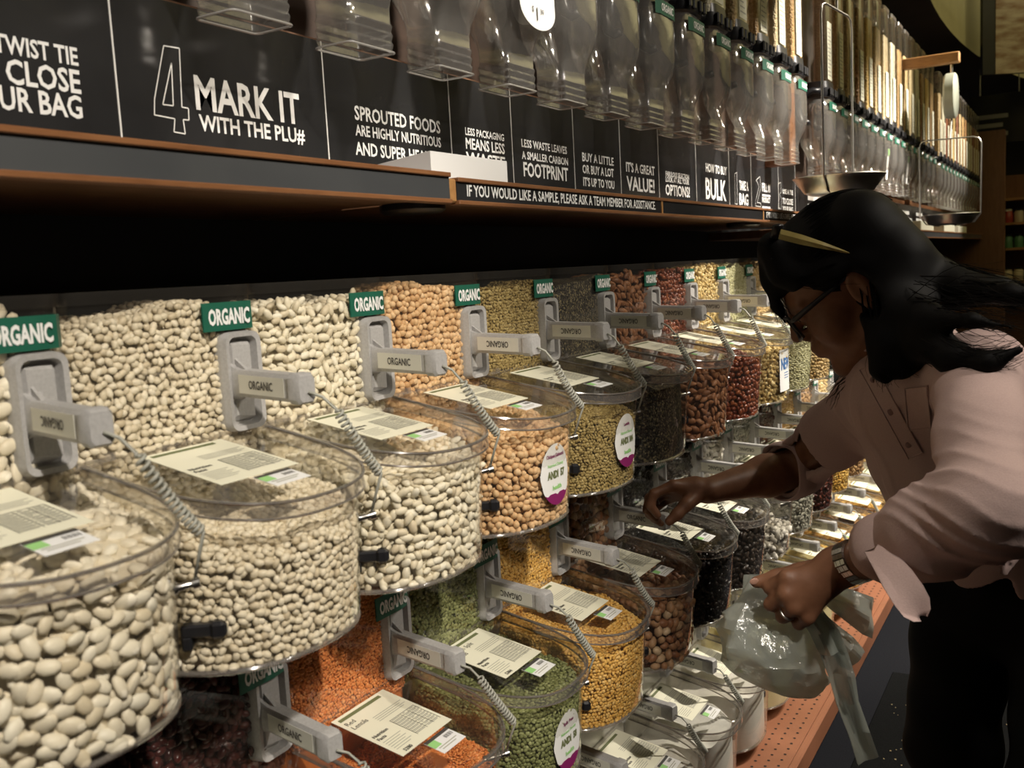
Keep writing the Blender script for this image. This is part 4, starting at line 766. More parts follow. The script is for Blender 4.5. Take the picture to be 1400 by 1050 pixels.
# ================================================================== THE SHOPPER
# bodies and clothes are grown from smoothly blended round forms and turned into one surface each
def V3(*a): return np.array(a, float)
class Form:
    def __init__(s): s.p = []
    def cap(s, a, b, ra, rb, k=.02, flat=None, sub=False): s.p.append(('c', np.array(a, float), np.array(b, float), ra, rb, flat, k, sub)); return s
    def ell(s, c, r, axes=None, k=.02, sub=False): s.p.append(('e', np.array(c, float), np.array(r, float), np.eye(3) if axes is None else np.array(axes, float), None, None, k, sub)); return s
    def chain(s, pts, rad, k=.012, flat=None):
        for i in range(len(pts) - 1): s.cap(pts[i], pts[i + 1], rad[i], rad[i + 1], k, flat)
        return s
    def bound(s, q):
        if q[0] == 'c':
            c = (q[1] + q[2]) / 2; r = np.linalg.norm(q[1] - q[2]) / 2 + max(q[3], q[4]); return c, r
        return q[1], q[2].max()
    def dist(s, q, P):
        if q[0] == 'c':
            _, a, b, ra, rb, flat, k, sub = q; ba = b - a; pa = P - a; t = np.clip(pa @ ba / max(ba @ ba, 1e-9), 0, 1); d = pa - t[:, None] * ba
            if flat is not None: nv, sc = flat; nv = np.array(nv, float); nv = nv / np.linalg.norm(nv); d = d + nv * ((d @ nv) * (sc - 1))[:, None]
            return np.sqrt((d * d).sum(1)) - (ra + t * (rb - ra))
        _, c, r, A, _, _, k, sub = q; d = (P - c) @ A.T; k0 = np.sqrt(((d / r) ** 2).sum(1)); k1 = np.sqrt(((d / r ** 2) ** 2).sum(1)) + 1e-9; return k0 * (k0 - 1) / k1
    def field(s, P, prims):
        D = None
        for q in prims:
            d = s.dist(q, P); k = q[6]
            if q[7]:
                if D is None: continue
                h = np.clip(.5 - .5 * (D + d) / k, 0, 1); D = D * (1 - h) + (-d) * h + k * h * (1 - h)
            elif D is None: D = d
            else: h = np.clip(.5 + .5 * (d - D) / k, 0, 1); D = d * (1 - h) + D * h - k * h * (1 - h)
        return D
    def mesh(s, vox, extra=None, post=None, pad=.01):
        """surface-net mesh of the blended forms; extra(P, D) may bend the field (cuts, folds)"""
        bs = [s.bound(q) for q in s.p if not q[7]]; allb = [s.bound(q) for q in s.p]
        lo = np.min([c - r for c, r in bs], 0) - pad; hi = np.max([c + r for c, r in bs], 0) + pad; B = 16; nb = np.ceil((hi - lo) / (vox * B)).astype(int); hd = vox * B * .87
        big = (nb * B + 2).astype(np.int64); key = lambda I: (I[:, 0] * big[1] + I[:, 1]) * big[2] + I[:, 2]
        g = np.stack(np.meshgrid(*[np.arange(-1, B + 1)] * 3, indexing='ij'), -1).reshape(-1, 3); n1 = B + 2
        VK, VP, QS = [], [], []
        for bx in range(nb[0]):
            for by in range(nb[1]):
                for bz in range(nb[2]):
                    o = np.array((bx, by, bz)) * B; c = lo + (o + B / 2) * vox
                    act = [q for q, (bc, br) in zip(s.p, allb) if np.linalg.norm(bc - c) - br < hd + q[6] + pad + .012]
                    if not any(not q[7] for q in act): continue
                    P = lo + (o + g) * vox; D = s.field(P, act)
                    if D is None: continue
                    if extra is not None: D = extra(P, D)
                    if D.min() > 0 or D.max() < 0: continue
                    D = D.reshape(n1, n1, n1); S = D < 0
                    # cells of this block start at sample index 1
                    corner = [(i, j, k) for i in (0, 1) for j in (0, 1) for k in (0, 1)]
                    cs = np.stack([S[1 + t[0]:B + 1 + t[0], 1 + t[1]:B + 1 + t[1], 1 + t[2]:B + 1 + t[2]] for t in corner], -1)
                    a = np.argwhere(cs.any(-1) & ~cs.all(-1))
                    if len(a) == 0: continue
                    acc = np.zeros((len(a), 3)); cnt = np.zeros(len(a)); dv = [D[1 + a[:, 0] + t[0], 1 + a[:, 1] + t[1], 1 + a[:, 2] + t[2]] for t in corner]
                    for i in range(8):
                        for j in range(i + 1, 8):
                            dif = [corner[j][k] - corner[i][k] for k in range(3)]
                            if sum(map(abs, dif)) != 1: continue
                            m_ = (dv[i] < 0) != (dv[j] < 0); t = np.where(m_, dv[i] / np.where(m_, dv[i] - dv[j], 1), 0); acc += np.where(m_[:, None], np.array(corner[i]) + t[:, None] * np.array(dif), 0); cnt += m_
                    VP.append(lo + (o + a + acc / cnt[:, None]) * vox); VK.append(key(a + o))
                    for ax in range(3):
                        u, v = (ax + 1) % 3, (ax + 2) % 3; e = np.zeros(3, int); e[ax] = 1
                        S0 = S[1:B + 1, 1:B + 1, 1:B + 1]; S1 = S[1 + e[0]:B + 1 + e[0], 1 + e[1]:B + 1 + e[1], 1 + e[2]:B + 1 + e[2]]
                        for flip, mask in ((0, S0 & ~S1), (1, ~S0 & S1)):
                            q = np.argwhere(mask)
                            if len(q) == 0: continue
                            q = q + o; eu = np.zeros(3, int); eu[u] = 1; ev = np.zeros(3, int); ev[v] = 1; c4 = [q, q - eu, q - eu - ev, q - ev]
                            if flip: c4 = c4[::-1]
                            QS.append(np.stack([key(x) for x in c4], 1))
        VK = np.concatenate(VK); VP = np.concatenate(VP); QS = np.concatenate(QS); od = np.argsort(VK); VK = VK[od]; VP = VP[od]; ix = np.clip(np.searchsorted(VK, QS), 0, len(VK) - 1); good = (VK[ix] == QS).all(1); return VP, ix[good]
def surf(name, VP, Q, mat, parent=None, smooth_it=2, lam=.5):
    for _ in range(smooth_it):                      # light Laplacian pass takes the grid steps out
        acc = np.zeros_like(VP); cnt = np.zeros(len(VP))
        for i in range(4):
            a, b = Q[:, i], Q[:, (i + 1) % 4]; np.add.at(acc, a, VP[b]); np.add.at(acc, b, VP[a]); np.add.at(cnt, a, 1); np.add.at(cnt, b, 1)
        VP = VP * (1 - lam) + lam * acc / np.maximum(cnt, 1)[:, None]
    me = bpy.data.meshes.new(name); n = len(Q); me.vertices.add(len(VP)); me.vertices.foreach_set('co', VP.astype(np.float32).ravel()); me.loops.add(4 * n); me.loops.foreach_set('vertex_index', Q.astype(np.int32).ravel()); me.polygons.add(n)
    me.polygons.foreach_set('loop_start', np.arange(0, 4 * n, 4, dtype=np.int32)); me.polygons.foreach_set('loop_total', np.full(n, 4, np.int32)); me.polygons.foreach_set('use_smooth', np.ones(n, bool)); me.update(calc_edges=True); me.validate(); me.materials.append(mat)
    o = bpy.data.objects.new(name, me); COL.objects.link(o)
    if parent is not None: o.parent = parent; o.matrix_parent_inverse = Matrix.Translation(-parent.location)
    return o
def camv(r, d, f): v = CR * r + CD * d + CF * f; return v / np.linalg.norm(v)
SKIN = pbr('skin', (.235, .108, .058), .48, noise=(.195, .086, .045), bump=.10, scale=60, spec=.4); CLOTH = pbr('pink_cotton', (.54, .395, .365), .85, noise=(.50, .362, .332), bump=.12, scale=500, spec=.15); TROUS = pbr('black_trousers', (.0065, .007, .0065), .85, spec=.15)
HAIR = pbr('black_hair', (.0035, .003, .0028), .6, spec=.10); NAIL = pbr('nail', (.40, .22, .16), .3); LIP = pbr('lip', (.25, .085, .065), .4)
person = empty('person', (-.06, 1.76, 0)); tag(person, 'person in pale pink shirt and glasses bending over the bins, holding a plastic bag', 'person')
# ---- skeleton
SL, SR = V3(-.12, 1.43, 1.145), ray(1196, 545, 1.63); CH = V3(-.222, 1.57, 1.105); PEL = V3(-.10, 1.80, .82); NB = ray(1240, 480, 1.475)
EL = ray(1352, 700, 1.10); WL = ray(1160, 771, 1.29); ER = ray(1090, 640, 1.84); WR = ray(967, 671, 1.745)
HO = ray(1172, 390, 1.47); th = math.radians(24); hF = camv(-.775 * math.cos(th), .632 * math.cos(th), math.sin(th)); hU = camv(-.632, -.775, 0); hL = camv(-.775 * math.sin(th), .632 * math.sin(th), -math.cos(th))
mx_ = lambda a, b_, t: a * (1 - t) + b_ * t
def h(f, u, l=0.0): return HO + hF * f + hU * u + hL * l
HA = np.array([hF, hU, hL])
b = Form()
# head
b.ell(h(-.008, .052), (.094, .080, .073), HA, .02).ell(h(.036, .030), (.064, .068, .060), HA, .02).ell(h(.040, -.040), (.056, .058, .050), HA, .025)
for s in (-1, 1):
    b.cap(h(.082, -.086, .010 * s), h(.004, -.052, .050 * s), .0165, .015, .02); b.ell(h(.060, -.020, .034 * s), (.030, .028, .026), HA, .02); b.cap(h(.093, .036, .010 * s), h(.076, .037, .046 * s), .0085, .008, .012)
b.cap(h(.100, .022), h(.1175, -.010), .0078, .0105, .012)
for s in (-1, 1): b.ell(h(.1045, -.0155, .0115 * s), (.010, .0085, .008), HA, .006)
b.ell(h(.090, -.090), (.016, .014, .020), HA, .015); b.ell(h(.092, -.045), (.020, .020, .026), HA, .015)
for s in (-1, 1): b.ell(h(.103, .016, .032 * s), (.016, .012, .016), HA, .010, True); b.ell(h(.083, .016, .032 * s), (.0125, .0125, .0125), HA, .004); b.cap(h(.0945, .021, .022 * s), h(.088, .0205, .043 * s), .0032, .0028, .003)
b.cap(h(.1075, -.0405, -.013), h(.1075, -.0405, .013), .0058, .0058, .006); b.cap(h(.105, -.0515, -.011), h(.105, -.0515, .011), .0062, .0062, .006); b.cap(h(.1165, -.0462, -.019), h(.1165, -.0462, .019), .0028, .0028, .003, None, True)
for s in (-1, 1):
    b.ell(h(-.010, .004, .077 * s), (.019, .031, .007), HA, .006); b.ell(h(-.004, .008, .0855 * s), (.009, .017, .006), HA, .004, True); b.ell(h(-.006, -.024, .0765 * s), (.009, .010, .006), HA, .004)
# neck, trunk under the clothes, arms
b.cap(h(-.035, -.02), NB, .050, .056, .03); tn = np.cross(SR - SL, PEL - CH); tn /= np.linalg.norm(tn); tn = tn if tn[1] < 0 else -tn
b.cap(mx_(CH, PEL, .12), PEL, .088, .105, .04, (tn, 1.40)).cap(SL, SR, .042, .042, .03).cap(NB, CH, .050, .07, .03)
b.chain([SL, SL * .5 + EL * .5, EL], [.045, .041, .034], .02).chain([EL, EL * .65 + WL * .35, WL], [.035, .037, .0245], .02)
b.chain([SR, SR * .5 + ER * .5, ER], [.045, .041, .034], .02).chain([ER, ER * .65 + WR * .35, WR], [.036, .037, .0225], .02)
RHIP, LHIP = V3(-.165, 1.83, .82), V3(-.01, 1.775, .82); RK, LK = V3(-.19, 1.775, .45), V3(-.02, 1.68, .45); RA, LA = V3(-.13, 1.87, .085), V3(.03, 1.76, .085)
for a, k_, f_ in ((RHIP, RK, RA), (LHIP, LK, LA)): b.chain([a, k_, f_], [.075, .05, .035], .03)
# left fist round the neck of the bag: the back of the hand faces the camera, thumb along the top
def LP(px, py, d): return ray(px, py, d)
kn = [LP(1076, 790, 1.302), LP(1075, 812, 1.298), LP(1086, 830, 1.297), LP(1105, 843, 1.300)]
cen = LP(1122, 800, 1.305); vn = camv(.1, .1, -1)
b.chain([WL, LP(1140, 778, 1.297), LP(1110, 795, 1.300)], [.0235, .024, .021], .02, (vn, 1.30))
for q, r_ in zip(kn, (.0125, .0128, .0122, .0112)): b.chain([LP(1135, 785, 1.297) * .5 + cen * .5, q], [.019, r_], .012, (vn, 1.15))
pip = [LP(1053, 803, 1.322), LP(1054, 826, 1.322), LP(1070, 843, 1.320), LP(1092, 853, 1.320)]; dip = [LP(1066, 808, 1.345), LP(1068, 829, 1.347), LP(1082, 841, 1.345), LP(1102, 849, 1.342)]; tip = [LP(1086, 806, 1.346), LP(1087, 822, 1.350), LP(1098, 832, 1.348), LP(1112, 840, 1.344)]
for i, r_ in enumerate((.0098, .0100, .0094, .0084)): b.chain([kn[i], pip[i], dip[i], tip[i]], [r_ * 1.12, r_ * 1.0, r_ * .9, r_ * .78], .0035)
b.chain([LP(1130, 776, 1.315), LP(1092, 783, 1.328), LP(1062, 789, 1.335), LP(1034, 796, 1.335)], [.0165, .0130, .0108, .0084], .006)
# right hand reaching over the scoop handle: palm down, fingers curled round the bar end, thumb on the near side
HT = V3(-.663, 1.656, .839)
rk = [LP(920, 664, 1.728), LP(913, 668, 1.748), LP(911, 674, 1.768), LP(913, 682, 1.786)]
b.chain([WR, LP(940, 668, 1.745)], [.0215, .020], .015, (camv(0, -1, 0), 1.25))
for q, r_ in zip(rk, (.0112, .0114, .0108, .0098)): b.chain([LP(950, 668, 1.745), q], [.0165, r_], .012)
rp = [LP(894, 675, 1.725), LP(888, 681, 1.746), LP(888, 688, 1.764), LP(894, 697, 1.780)]; rd = [LP(889, 691, 1.726), LP(885, 697, 1.748), LP(888, 703, 1.765), LP(894, 709, 1.780)]; rt = [LP(899, 704, 1.728), LP(897, 709, 1.750), LP(900, 713, 1.765), LP(904, 716, 1.778)]
for i, r_ in enumerate((.0090, .0092, .0088, .0078)): b.chain([rk[i], rp[i], rd[i], rt[i]], [r_ * 1.1, r_, r_ * .92, r_ * .8], .0035)
b.chain([LP(953, 676, 1.735), LP(938, 690, 1.715), LP(926, 703, 1.706), LP(915, 713, 1.704)], [.0155, .0120, .0102, .0082], .006)
VP, Q = b.mesh(.0028); surf('body', VP, Q, SKIN, person, 2)
# finger nails and ring, lips, eyes
def blob(name, c, r, axes, mat, n=10):
    m = MB(); rings = []
    for i in range(1, n): a = math.pi * i / n; rings.append([tuple(np.array(c) + np.array(axes[0]) * r[0] * math.sin(a) * math.cos(t) + np.array(axes[1]) * r[1] * math.sin(a) * math.sin(t) + np.array(axes[2]) * r[2] * math.cos(a)) for t in np.linspace(0, 2 * math.pi, 14, endpoint=False)])
    m.loft(rings, 0, True, True, True); return part(m, name, mat, person, smooth=True)
tv = LP(1034, 796, 1.335) - LP(1062, 789, 1.335); tv /= np.linalg.norm(tv); blob('thumbnail', LP(1031, 795, 1.3275), (.0065, .0048, .0012), (tv, np.cross(tv, vn), vn), NAIL)
def ring_at(name, c, ax, r, t, mat, wide=1.0, n=28):
    ax = np.array(ax, float); ax /= np.linalg.norm(ax); u = np.cross(ax, (0, 0, 1.0)); u /= np.linalg.norm(u); v = np.cross(ax, u); m = MB(); pts = [np.array(c) + (u * math.cos(a) + v * math.sin(a)) * r for a in np.linspace(0, 2 * math.pi, n, endpoint=False)]; m.tube(pts, t, 8, closed=True); return part(m, name, mat, person, smooth=True)
ring_at('ring', kn[2] * .45 + pip[2] * .55, pip[2] - kn[2], .0105, .0016, M['steel']); ring_at('ring', rk[2] * .4 + rp[2] * .6, rp[2] - rk[2], .0098, .0014, M['steel'])
EYE = pbr('eye_dark', (.02, .012, .008), .1)
for s in (-1, 1): blob('iris', h(.0948, .0145, .032 * s), (.0055, .0055, .0016), (hU, hL, hF), EYE)
# ---- glasses: black frame low on the nose, and sunglasses pushed up on the hair
m = MB()
for s in (-1, 1):
    pts = [h(.112 - .010 * (abs(l) > .05), u, l * s) for u, l in ((.026, .012), (.030, .030), (.028, .054), (.012, .060), (-.008, .053), (-.012, .032), (-.004, .014))]; m.tube(pts, .0024, 8, closed=True)
m.tube([h(.112, .018, -.013), h(.116, .021, 0), h(.112, .018, .013)], .0022, 8)
for s in (-1, 1): m.tube([h(.100, .022, .060 * s), h(.092, .023, .0685 * s), h(.040, .027, .0735 * s), h(-.005, .030, .0765 * s), h(-.022, .016, .077 * s)], [.0030, .0048, .0036, .0028, .0018], 8)
g_ = part(m, 'glasses', M['black'], person, smooth=True)
gold = pbr('sunglass_arm', (.33, .26, .085), .35, noise=(.26, .20, .06), scale=20)
m = MB(); s1 = h(.052, .152, .058); arm0, arm1 = ray(1066, 320, 1.395), ray(1161, 346, 1.378)
hd_ = arm1 - arm0; upv = camv(.25, -1, 0)
rows = []
for t, wd in ((0, .0075), (.3, .0072), (.6, .0050), (.9, .0022), (1.0, .0008)): c = arm0 + hd_ * t + vn * (.004 * math.sin(t * 3)); rows.append([c + upv * wd, c + vn * .0022, c - upv * wd, c - vn * .0022])
m.loft(rows, 0, True, True, True); part(m, 'sunglass_arm', gold, person)
m = MB(); fr = [ray(1064, 308, 1.395), ray(1061, 322, 1.42), ray(1060, 330, 1.47), ray(1062, 330, 1.53), ray(1064, 318, 1.56)]
m.tube(fr, [.008, .0085, .0085, .0085, .007], 8, flat=.35); part(m, 'sunglass_front', M['black'], person, smooth=True)
# ---- pale pink shirt: shell with rolled sleeves, folds and open cuffs
c = Form(); mx = lambda a, b_, t: a * (1 - t) + b_ * t
c.cap(mx(CH, PEL, .07), mx(CH, PEL, .55), .126, .145, .05, (tn, 1.30)).cap(mx(CH, PEL, .5), PEL + V3(0, 0, -.04), .150, .150, .05, (tn, 1.25)).cap(SL, SR, .058, .058, .05).cap(NB, CH, .046, .085, .04)
c.chain([SL, mx(SL, EL, .5), EL], [.058, .053, .052], .03).chain([EL, mx(EL, WL, .35), mx(EL, WL, .70)], [.054, .053, .043], .03)
c.chain([SR, mx(SR, ER, .5), ER, mx(ER, WR, .10)], [.060, .056, .051, .049], .03)
fd = V3(0, 0, -1)
c.cap(ray(1330, 735, 1.36), ray(1318, 772, 1.36), .026, .008, .02, (vn, 3)); c.cap(ray(1385, 735, 1.30), ray(1372, 782, 1.30), .030, .006, .02, (vn, 3))
dL = (WL - EL) / np.linalg.norm(WL - EL); dR = (WR - ER) / np.linalg.norm(WR - ER); cuL = mx(EL, WL, .70); cuR = mx(ER, WR, .17); ax = (PEL - CH) / np.linalg.norm(PEL - CH); hem = PEL + V3(0, 0, -.02)
uL = (EL - SL) / np.linalg.norm(EL - SL)
inner = b
def folds(P, D):
    e = np.linalg.norm(P - mx(EL, WL, .16), axis=1); w1 = np.exp(-(e / .088) ** 2); ph = (P @ (uL * .8 + dL * .75)) * 150 + 2.2 * np.sin(P @ camv(1, .4, .2) * 34) + 1.2 * np.sin(P @ camv(-.3, 1, .4) * 55)
    D = D - .0085 * w1 * (1 - np.abs(np.sin(ph))) ** 1.6 + .0020 * w1
    e2 = np.linalg.norm(P - mx(SR, ER, .7), axis=1); w2 = np.exp(-(e2 / .09) ** 2); D = D + .0035 * w2 * (1 - np.abs(np.sin((P @ (ER - SR) / .28) * 85 + 1.5 * np.sin(P @ camv(.4, 1, 0) * 40))))
    D = D + .0014 * np.sin(P @ camv(.8, .5, .1) * 60 + 1.5 * np.sin(P @ camv(0, 1, .3) * 28)) + .0012 * np.sin(P @ camv(.2, 1, 0) * 43)
    # front placket: a raised band down the chest
    n_ = np.cross(ax, tn); s = (P - NB) @ n_; fr_ = (P - CH) @ tn > .03; D = D - .003 * np.where(fr_, np.clip((.016 - np.abs(s - .0)) / .004, 0, 1), 0)
    # armhole and shoulder seams
    for S_, E_ in ((SL, EL), (SR, ER)): uu = (E_ - S_) / np.linalg.norm(E_ - S_); q = (P - S_) @ uu - .035; near = np.linalg.norm(P - S_, axis=1) < .12; D = D + np.where(near, .0022 * np.exp(-(q / .0035) ** 2), 0)
    # hollow it, then open neck, cuffs and hem
    D = np.maximum(D, -(D + .010))
    nk = np.linalg.norm(P - (NB + (HO - NB) * .30), axis=1) - .054; D = np.maximum(D, -nk)
    pl = (P - cuL) @ dL; sideL = np.linalg.norm(P - cuL, axis=1) < .085; D = np.where(sideL, np.maximum(D, pl), D)
    pr = (P - cuR) @ dR; D = np.where(np.linalg.norm(P - cuR, axis=1) < .12, np.maximum(D, pr), D)
    hm = (P - hem) @ V3(.0, .25, -1) + .022 - .024 * np.cos((P @ CR - .735) * 90); tails = np.minimum(np.linalg.norm(P - ray(1322, 762, 1.36), axis=1), np.linalg.norm(P - ray(1377, 768, 1.30), axis=1)) < .05
    return np.where(tails, D, np.maximum(D, hm))
VP, Q = c.mesh(.0034, folds); shirt = surf('shirt', VP, Q, CLOTH, person, 2)
from mathutils.bvhtree import BVHTree
SB = BVHTree.FromPolygons([tuple(v.co) for v in shirt.data.vertices], [tuple(p.vertices) for p in shirt.data.polygons])
def on_shirt(px, py, lift=.0022):
    e = np.array((0, 0, H)); d_ = ray(px, py, 1.0) - e; hit, nrm, _, _ = SB.ray_cast(Vector(e), Vector(d_).normalized())
    if hit is None: return None
    n_ = np.array(nrm); n_ = n_ if n_ @ d_ < 0 else -n_; return np.array(hit) + n_ * lift
def patch(name, rows, lift, mat=CLOTH):
    R = [[on_shirt(px, py, lift) for px, py in r] for r in rows]
    if any(p is None for r in R for p in r): return
    m = MB(); m.loft([[tuple(p) for p in r] for r in R], 0, False); edge_ = [tuple(p) for p in R[0]] + [tuple(r[-1]) for r in R[1:]] + [tuple(p) for p in R[-1][::-1][1:]] + [tuple(r[0]) for r in R[::-1][1:-1]]
    m.tube(edge_, .0016, 5, closed=True); return part(m, name, mat, person, smooth=40)
pl_ = [(1186, 502), (1196, 520), (1207, 540), (1219, 562), (1231, 584), (1243, 606), (1252, 622)]
patch('placket', [[(x + o_ * 1.0, y - o_ * .5) for o_ in (-9, -3, 3, 9)] for x, y in pl_], .0022)
patch('chest_pocket', [[(1239 + (1270 - 1239) * u + dx, y - 4 * u) for u in (0, .33, .67, 1)] for y, dx in ((532, 0), (545, 0), (560, 1), (575, 2), (588, 3))], .0018)
for q_ in (1, 3, 5):
    p_ = on_shirt(*pl_[q_], .0042)
    if p_ is not None: blob('button', p_, (.0048, .0048, .0014), (camv(1, 0, 0), camv(0, 1, 0), camv(0, 0, 1)), CLOTH)
# unbuttoned cuff end hanging loose under the left sleeve
m = MB(); fr_ = []
for (px, py, d_, hw, th_) in ((1196, 748, 1.180, 15, .006), (1212, 768, 1.150, 21, .006), (1226, 790, 1.125, 25, .005), (1240, 812, 1.105, 26, .004), (1250, 828, 1.097, 24, .004), (1257, 839, 1.093, 16, .003), (1260, 844, 1.092, 6, .002)):
    c0 = ray(px, py, d_); wv_ = camv(.86, -.50, .25); r_ = hw / 1318.757 * d_; fr_.append([tuple(c0 + wv_ * r_ * math.cos(a) + vn * (th_ * math.sin(a) + .006 * math.cos(2 * a + px * .05))) for a in np.linspace(0, 2 * math.pi, 24, endpoint=False)])
m.loft(fr_, 0, True, True, True); part(m, 'cuff_flap', CLOTH, person, smooth=True)
# rolled cuff bands, collar flap, pocket
def cuff(c0, d_, r, L, mat=CLOTH, name='rolled_cuff', sq=1.0):
    u = np.cross(d_, V3(0, 0, 1)); u /= np.linalg.norm(u); v = np.cross(d_, u); m = MB(); rings = []
    for (t, rr_) in ((-L, r * .95), (-L * .6, r * 1.06), (0, r * 1.08), (L * .5, r * 1.02), (L * .55, r * .96), (0, r * .93), (-L * .6, r * .90)):
        rings.append([tuple(c0 + d_ * (t + .004 * math.sin(3 * a + r * 90)) + (u * math.cos(a) + v * math.sin(a) * sq) * rr_ * (1 + .05 * math.sin(2 * a + 1) + .025 * math.sin(5 * a))) for a in np.linspace(0, 2 * math.pi, 40, endpoint=False)])
    m.loft(rings, 0); return part(m, name, mat, person, smooth=True)
cuff(cuL - dL * .004, dL, .047, .028); cuff(cuR - dR * .010, dR, .056, .034)
m = MB(); rings = []
n_ = np.cross(ax, tn)
for (rr_, dz) in ((.060, .030), (.070, .022), (.082, -.004), (.078, -.004), (.066, .018), (.060, .030)):
    rings.append([tuple(NB + V3(0, 0, .012) + n_ * rr_ * math.cos(a) * 1.02 + np.cross(n_, V3(0, 0, 1)) * rr_ * math.sin(a) + V3(0, 0, dz * (1 - .5 * math.cos(2 * a)))) for a in np.linspace(0, 2 * math.pi, 36, endpoint=False)])
m.loft(rings, 0); part(m, 'collar', CLOTH, person, smooth=True)
# ---- trousers and shoes
c = Form(); c.cap(RHIP, LHIP, .098, .098, .04).cap(PEL, PEL + V3(0, 0, -.08), .12, .12, .05)
c.chain([RHIP, RK, RA + V3(0, 0, .02)], [.096, .074, .064], .03).chain([LHIP, LK, LA + V3(0, 0, .02)], [.096, .074, .064], .03)
def cutt(P, D): D = D + .0025 * np.sin(P[:, 2] * 60 + P[:, 0] * 30); return np.maximum(np.maximum(D, P[:, 2] - .885), .045 - P[:, 2])
VP, Q = c.mesh(.006, cutt); surf('trousers', VP, Q, TROUS, person, 2)
for A_ in (RA, LA):
    f = Form(); fw = V3(-.75, -.66, 0); f.chain([V3(A_[0], A_[1], .045) - fw * .04, V3(A_[0], A_[1], .04) + fw * .08, V3(A_[0], A_[1], .03) + fw * .16], [.042, .042, .028], .02); VP, Q = f.mesh(.006, lambda P, D: np.maximum(D, .003 - P[:, 2])); surf('shoe', VP, Q, M['black'], person)
# ---- steel watch on the left wrist
wc = mx(EL, WL, .945); m = MB(); u = vn - dL * (vn @ dL); u /= np.linalg.norm(u); v = np.cross(dL, u)
for i in range(22):
    a = 2 * math.pi * i / 22; cdir = u * math.cos(a) * .96 + v * math.sin(a) * 1.12; tdir = -u * math.sin(a) + v * math.cos(a); cc = wc + cdir * .0268
    for s in (-1, 0, 1):
        o_ = cc + dL * (s * .0072); vs = [o_ + dL * (x * .0033) + tdir * (y * .0034) + cdir * (z * .0018) for x in (-1, 1) for y in (-1, 1) for z in (-1, 1)]; m.add(vs, [(0, 1, 3, 2), (4, 6, 7, 5), (0, 4, 5, 1), (2, 3, 7, 6), (0, 2, 6, 4), (1, 5, 7, 3)])
w_ = part(m, 'wristwatch', M['steel'], person)
# ---- hair: a close cap, flowing masses and fine locks
c = Form(); c.ell(h(-.012, .058), (.100, .082, .079), HA, .03).ell(h(-.045, .0), (.066, .080, .074), HA, .03).ell(h(.032, .088), (.066, .046, .062), HA, .03).ell(h(-.055, -.012, .050), (.030, .052, .026), HA, .02).ell(h(-.050, -.025, .022), (.048, .062, .050), HA, .03)
R_ = ray
flows = [([h(-.06, .07, .03), R_(1215, 352, 1.44), R_(1285, 380, 1.39), R_(1365, 396, 1.33), R_(1440, 416, 1.28)], [.046, .036, .022, .014, .010]),
         ([h(-.06, .03, .03), R_(1250, 395, 1.41), R_(1305, 400, 1.36), R_(1380, 402, 1.28), R_(1450, 412, 1.25)], [.046, .036, .020, .010, .006]),
         ([h(-.07, .00, .05), R_(1228, 425, 1.385), R_(1262, 462, 1.33), R_(1303, 490, 1.27), R_(1350, 497, 1.228), R_(1394, 478, 1.21)], [.045, .040, .028, .018, .011, .005]),
         ([h(-.04, .01, .066), R_(1214, 425, 1.375), R_(1210, 470, 1.36), R_(1205, 505, 1.36), R_(1211, 522, 1.36)], [.026, .030, .020, .011, .002]),
         ([R_(1225, 440, 1.38), R_(1225, 480, 1.36), R_(1236, 503, 1.35), R_(1250, 500, 1.34)], [.028, .018, .008, .003]),
         ([R_(1240, 430, 1.38), R_(1268, 436, 1.31), R_(1330, 438, 1.235), R_(1385, 448, 1.21)], [.035, .018, .005, .002]),
         ([h(.068, .118, .02), h(.090, .085, .02), h(.108, .050, .026), h(.113, .022, .036)], [.018, .010, .0045, .002]),
         ([h(.055, .130, .045), h(.066, .088, .058), h(.052, .064, .066), h(.016, .048, .070), h(-.025, .032, .072)], [.020, .013, .011, .011, .014]),
         ([h(.070, .110, -.03), h(.090, .08, -.03), h(.105, .040, -.04)], [.016, .008, .003]),
         ([h(-.03, -.07, .0), R_(1168, 502, 1.50), R_(1147, 524, 1.50), R_(1133, 550, 1.51)], [.010, .006, .0035, .001]),
         ([h(-.03, -.07, -.04), R_(1168, 506, 1.54), R_(1148, 530, 1.54), R_(1138, 556, 1.54)], [.010, .006, .003, .001])]
for pts, rad in flows: c.chain(pts, rad, .024)
def facecut(P, D):
    q = (P - HO) @ HA.T; f_, u_, l_ = q[:, 0], q[:, 1], np.abs(q[:, 2])
    face_ = np.maximum(np.maximum(.030 - f_ + np.clip(l_ - .05, 0, 1) * .6, u_ - .056 - .3 * np.clip(.075 - l_, 0, 1) * 0), -.16 - u_)          # open the face below the fringe
    ear_ = np.sqrt(((f_ + .004) / .022) ** 2 + ((u_ - .000) / .036) ** 2) - 1; ear_ = np.where((l_ > .055) & (q[:, 2] > 0), ear_ * .02, 1)
    keep = np.minimum(np.minimum(np.where(D < 9, 1, 1), face_), ear_); fr_ = (u_ > .02) & (f_ > .10)
    D2 = np.maximum(D, -np.where(fr_, 1, keep)); return D2
VP, Q = c.mesh(.0036, facecut); hair = surf('hair', VP, Q, HAIR, person, 1)
m = MB(); rg = np.random.default_rng(5)
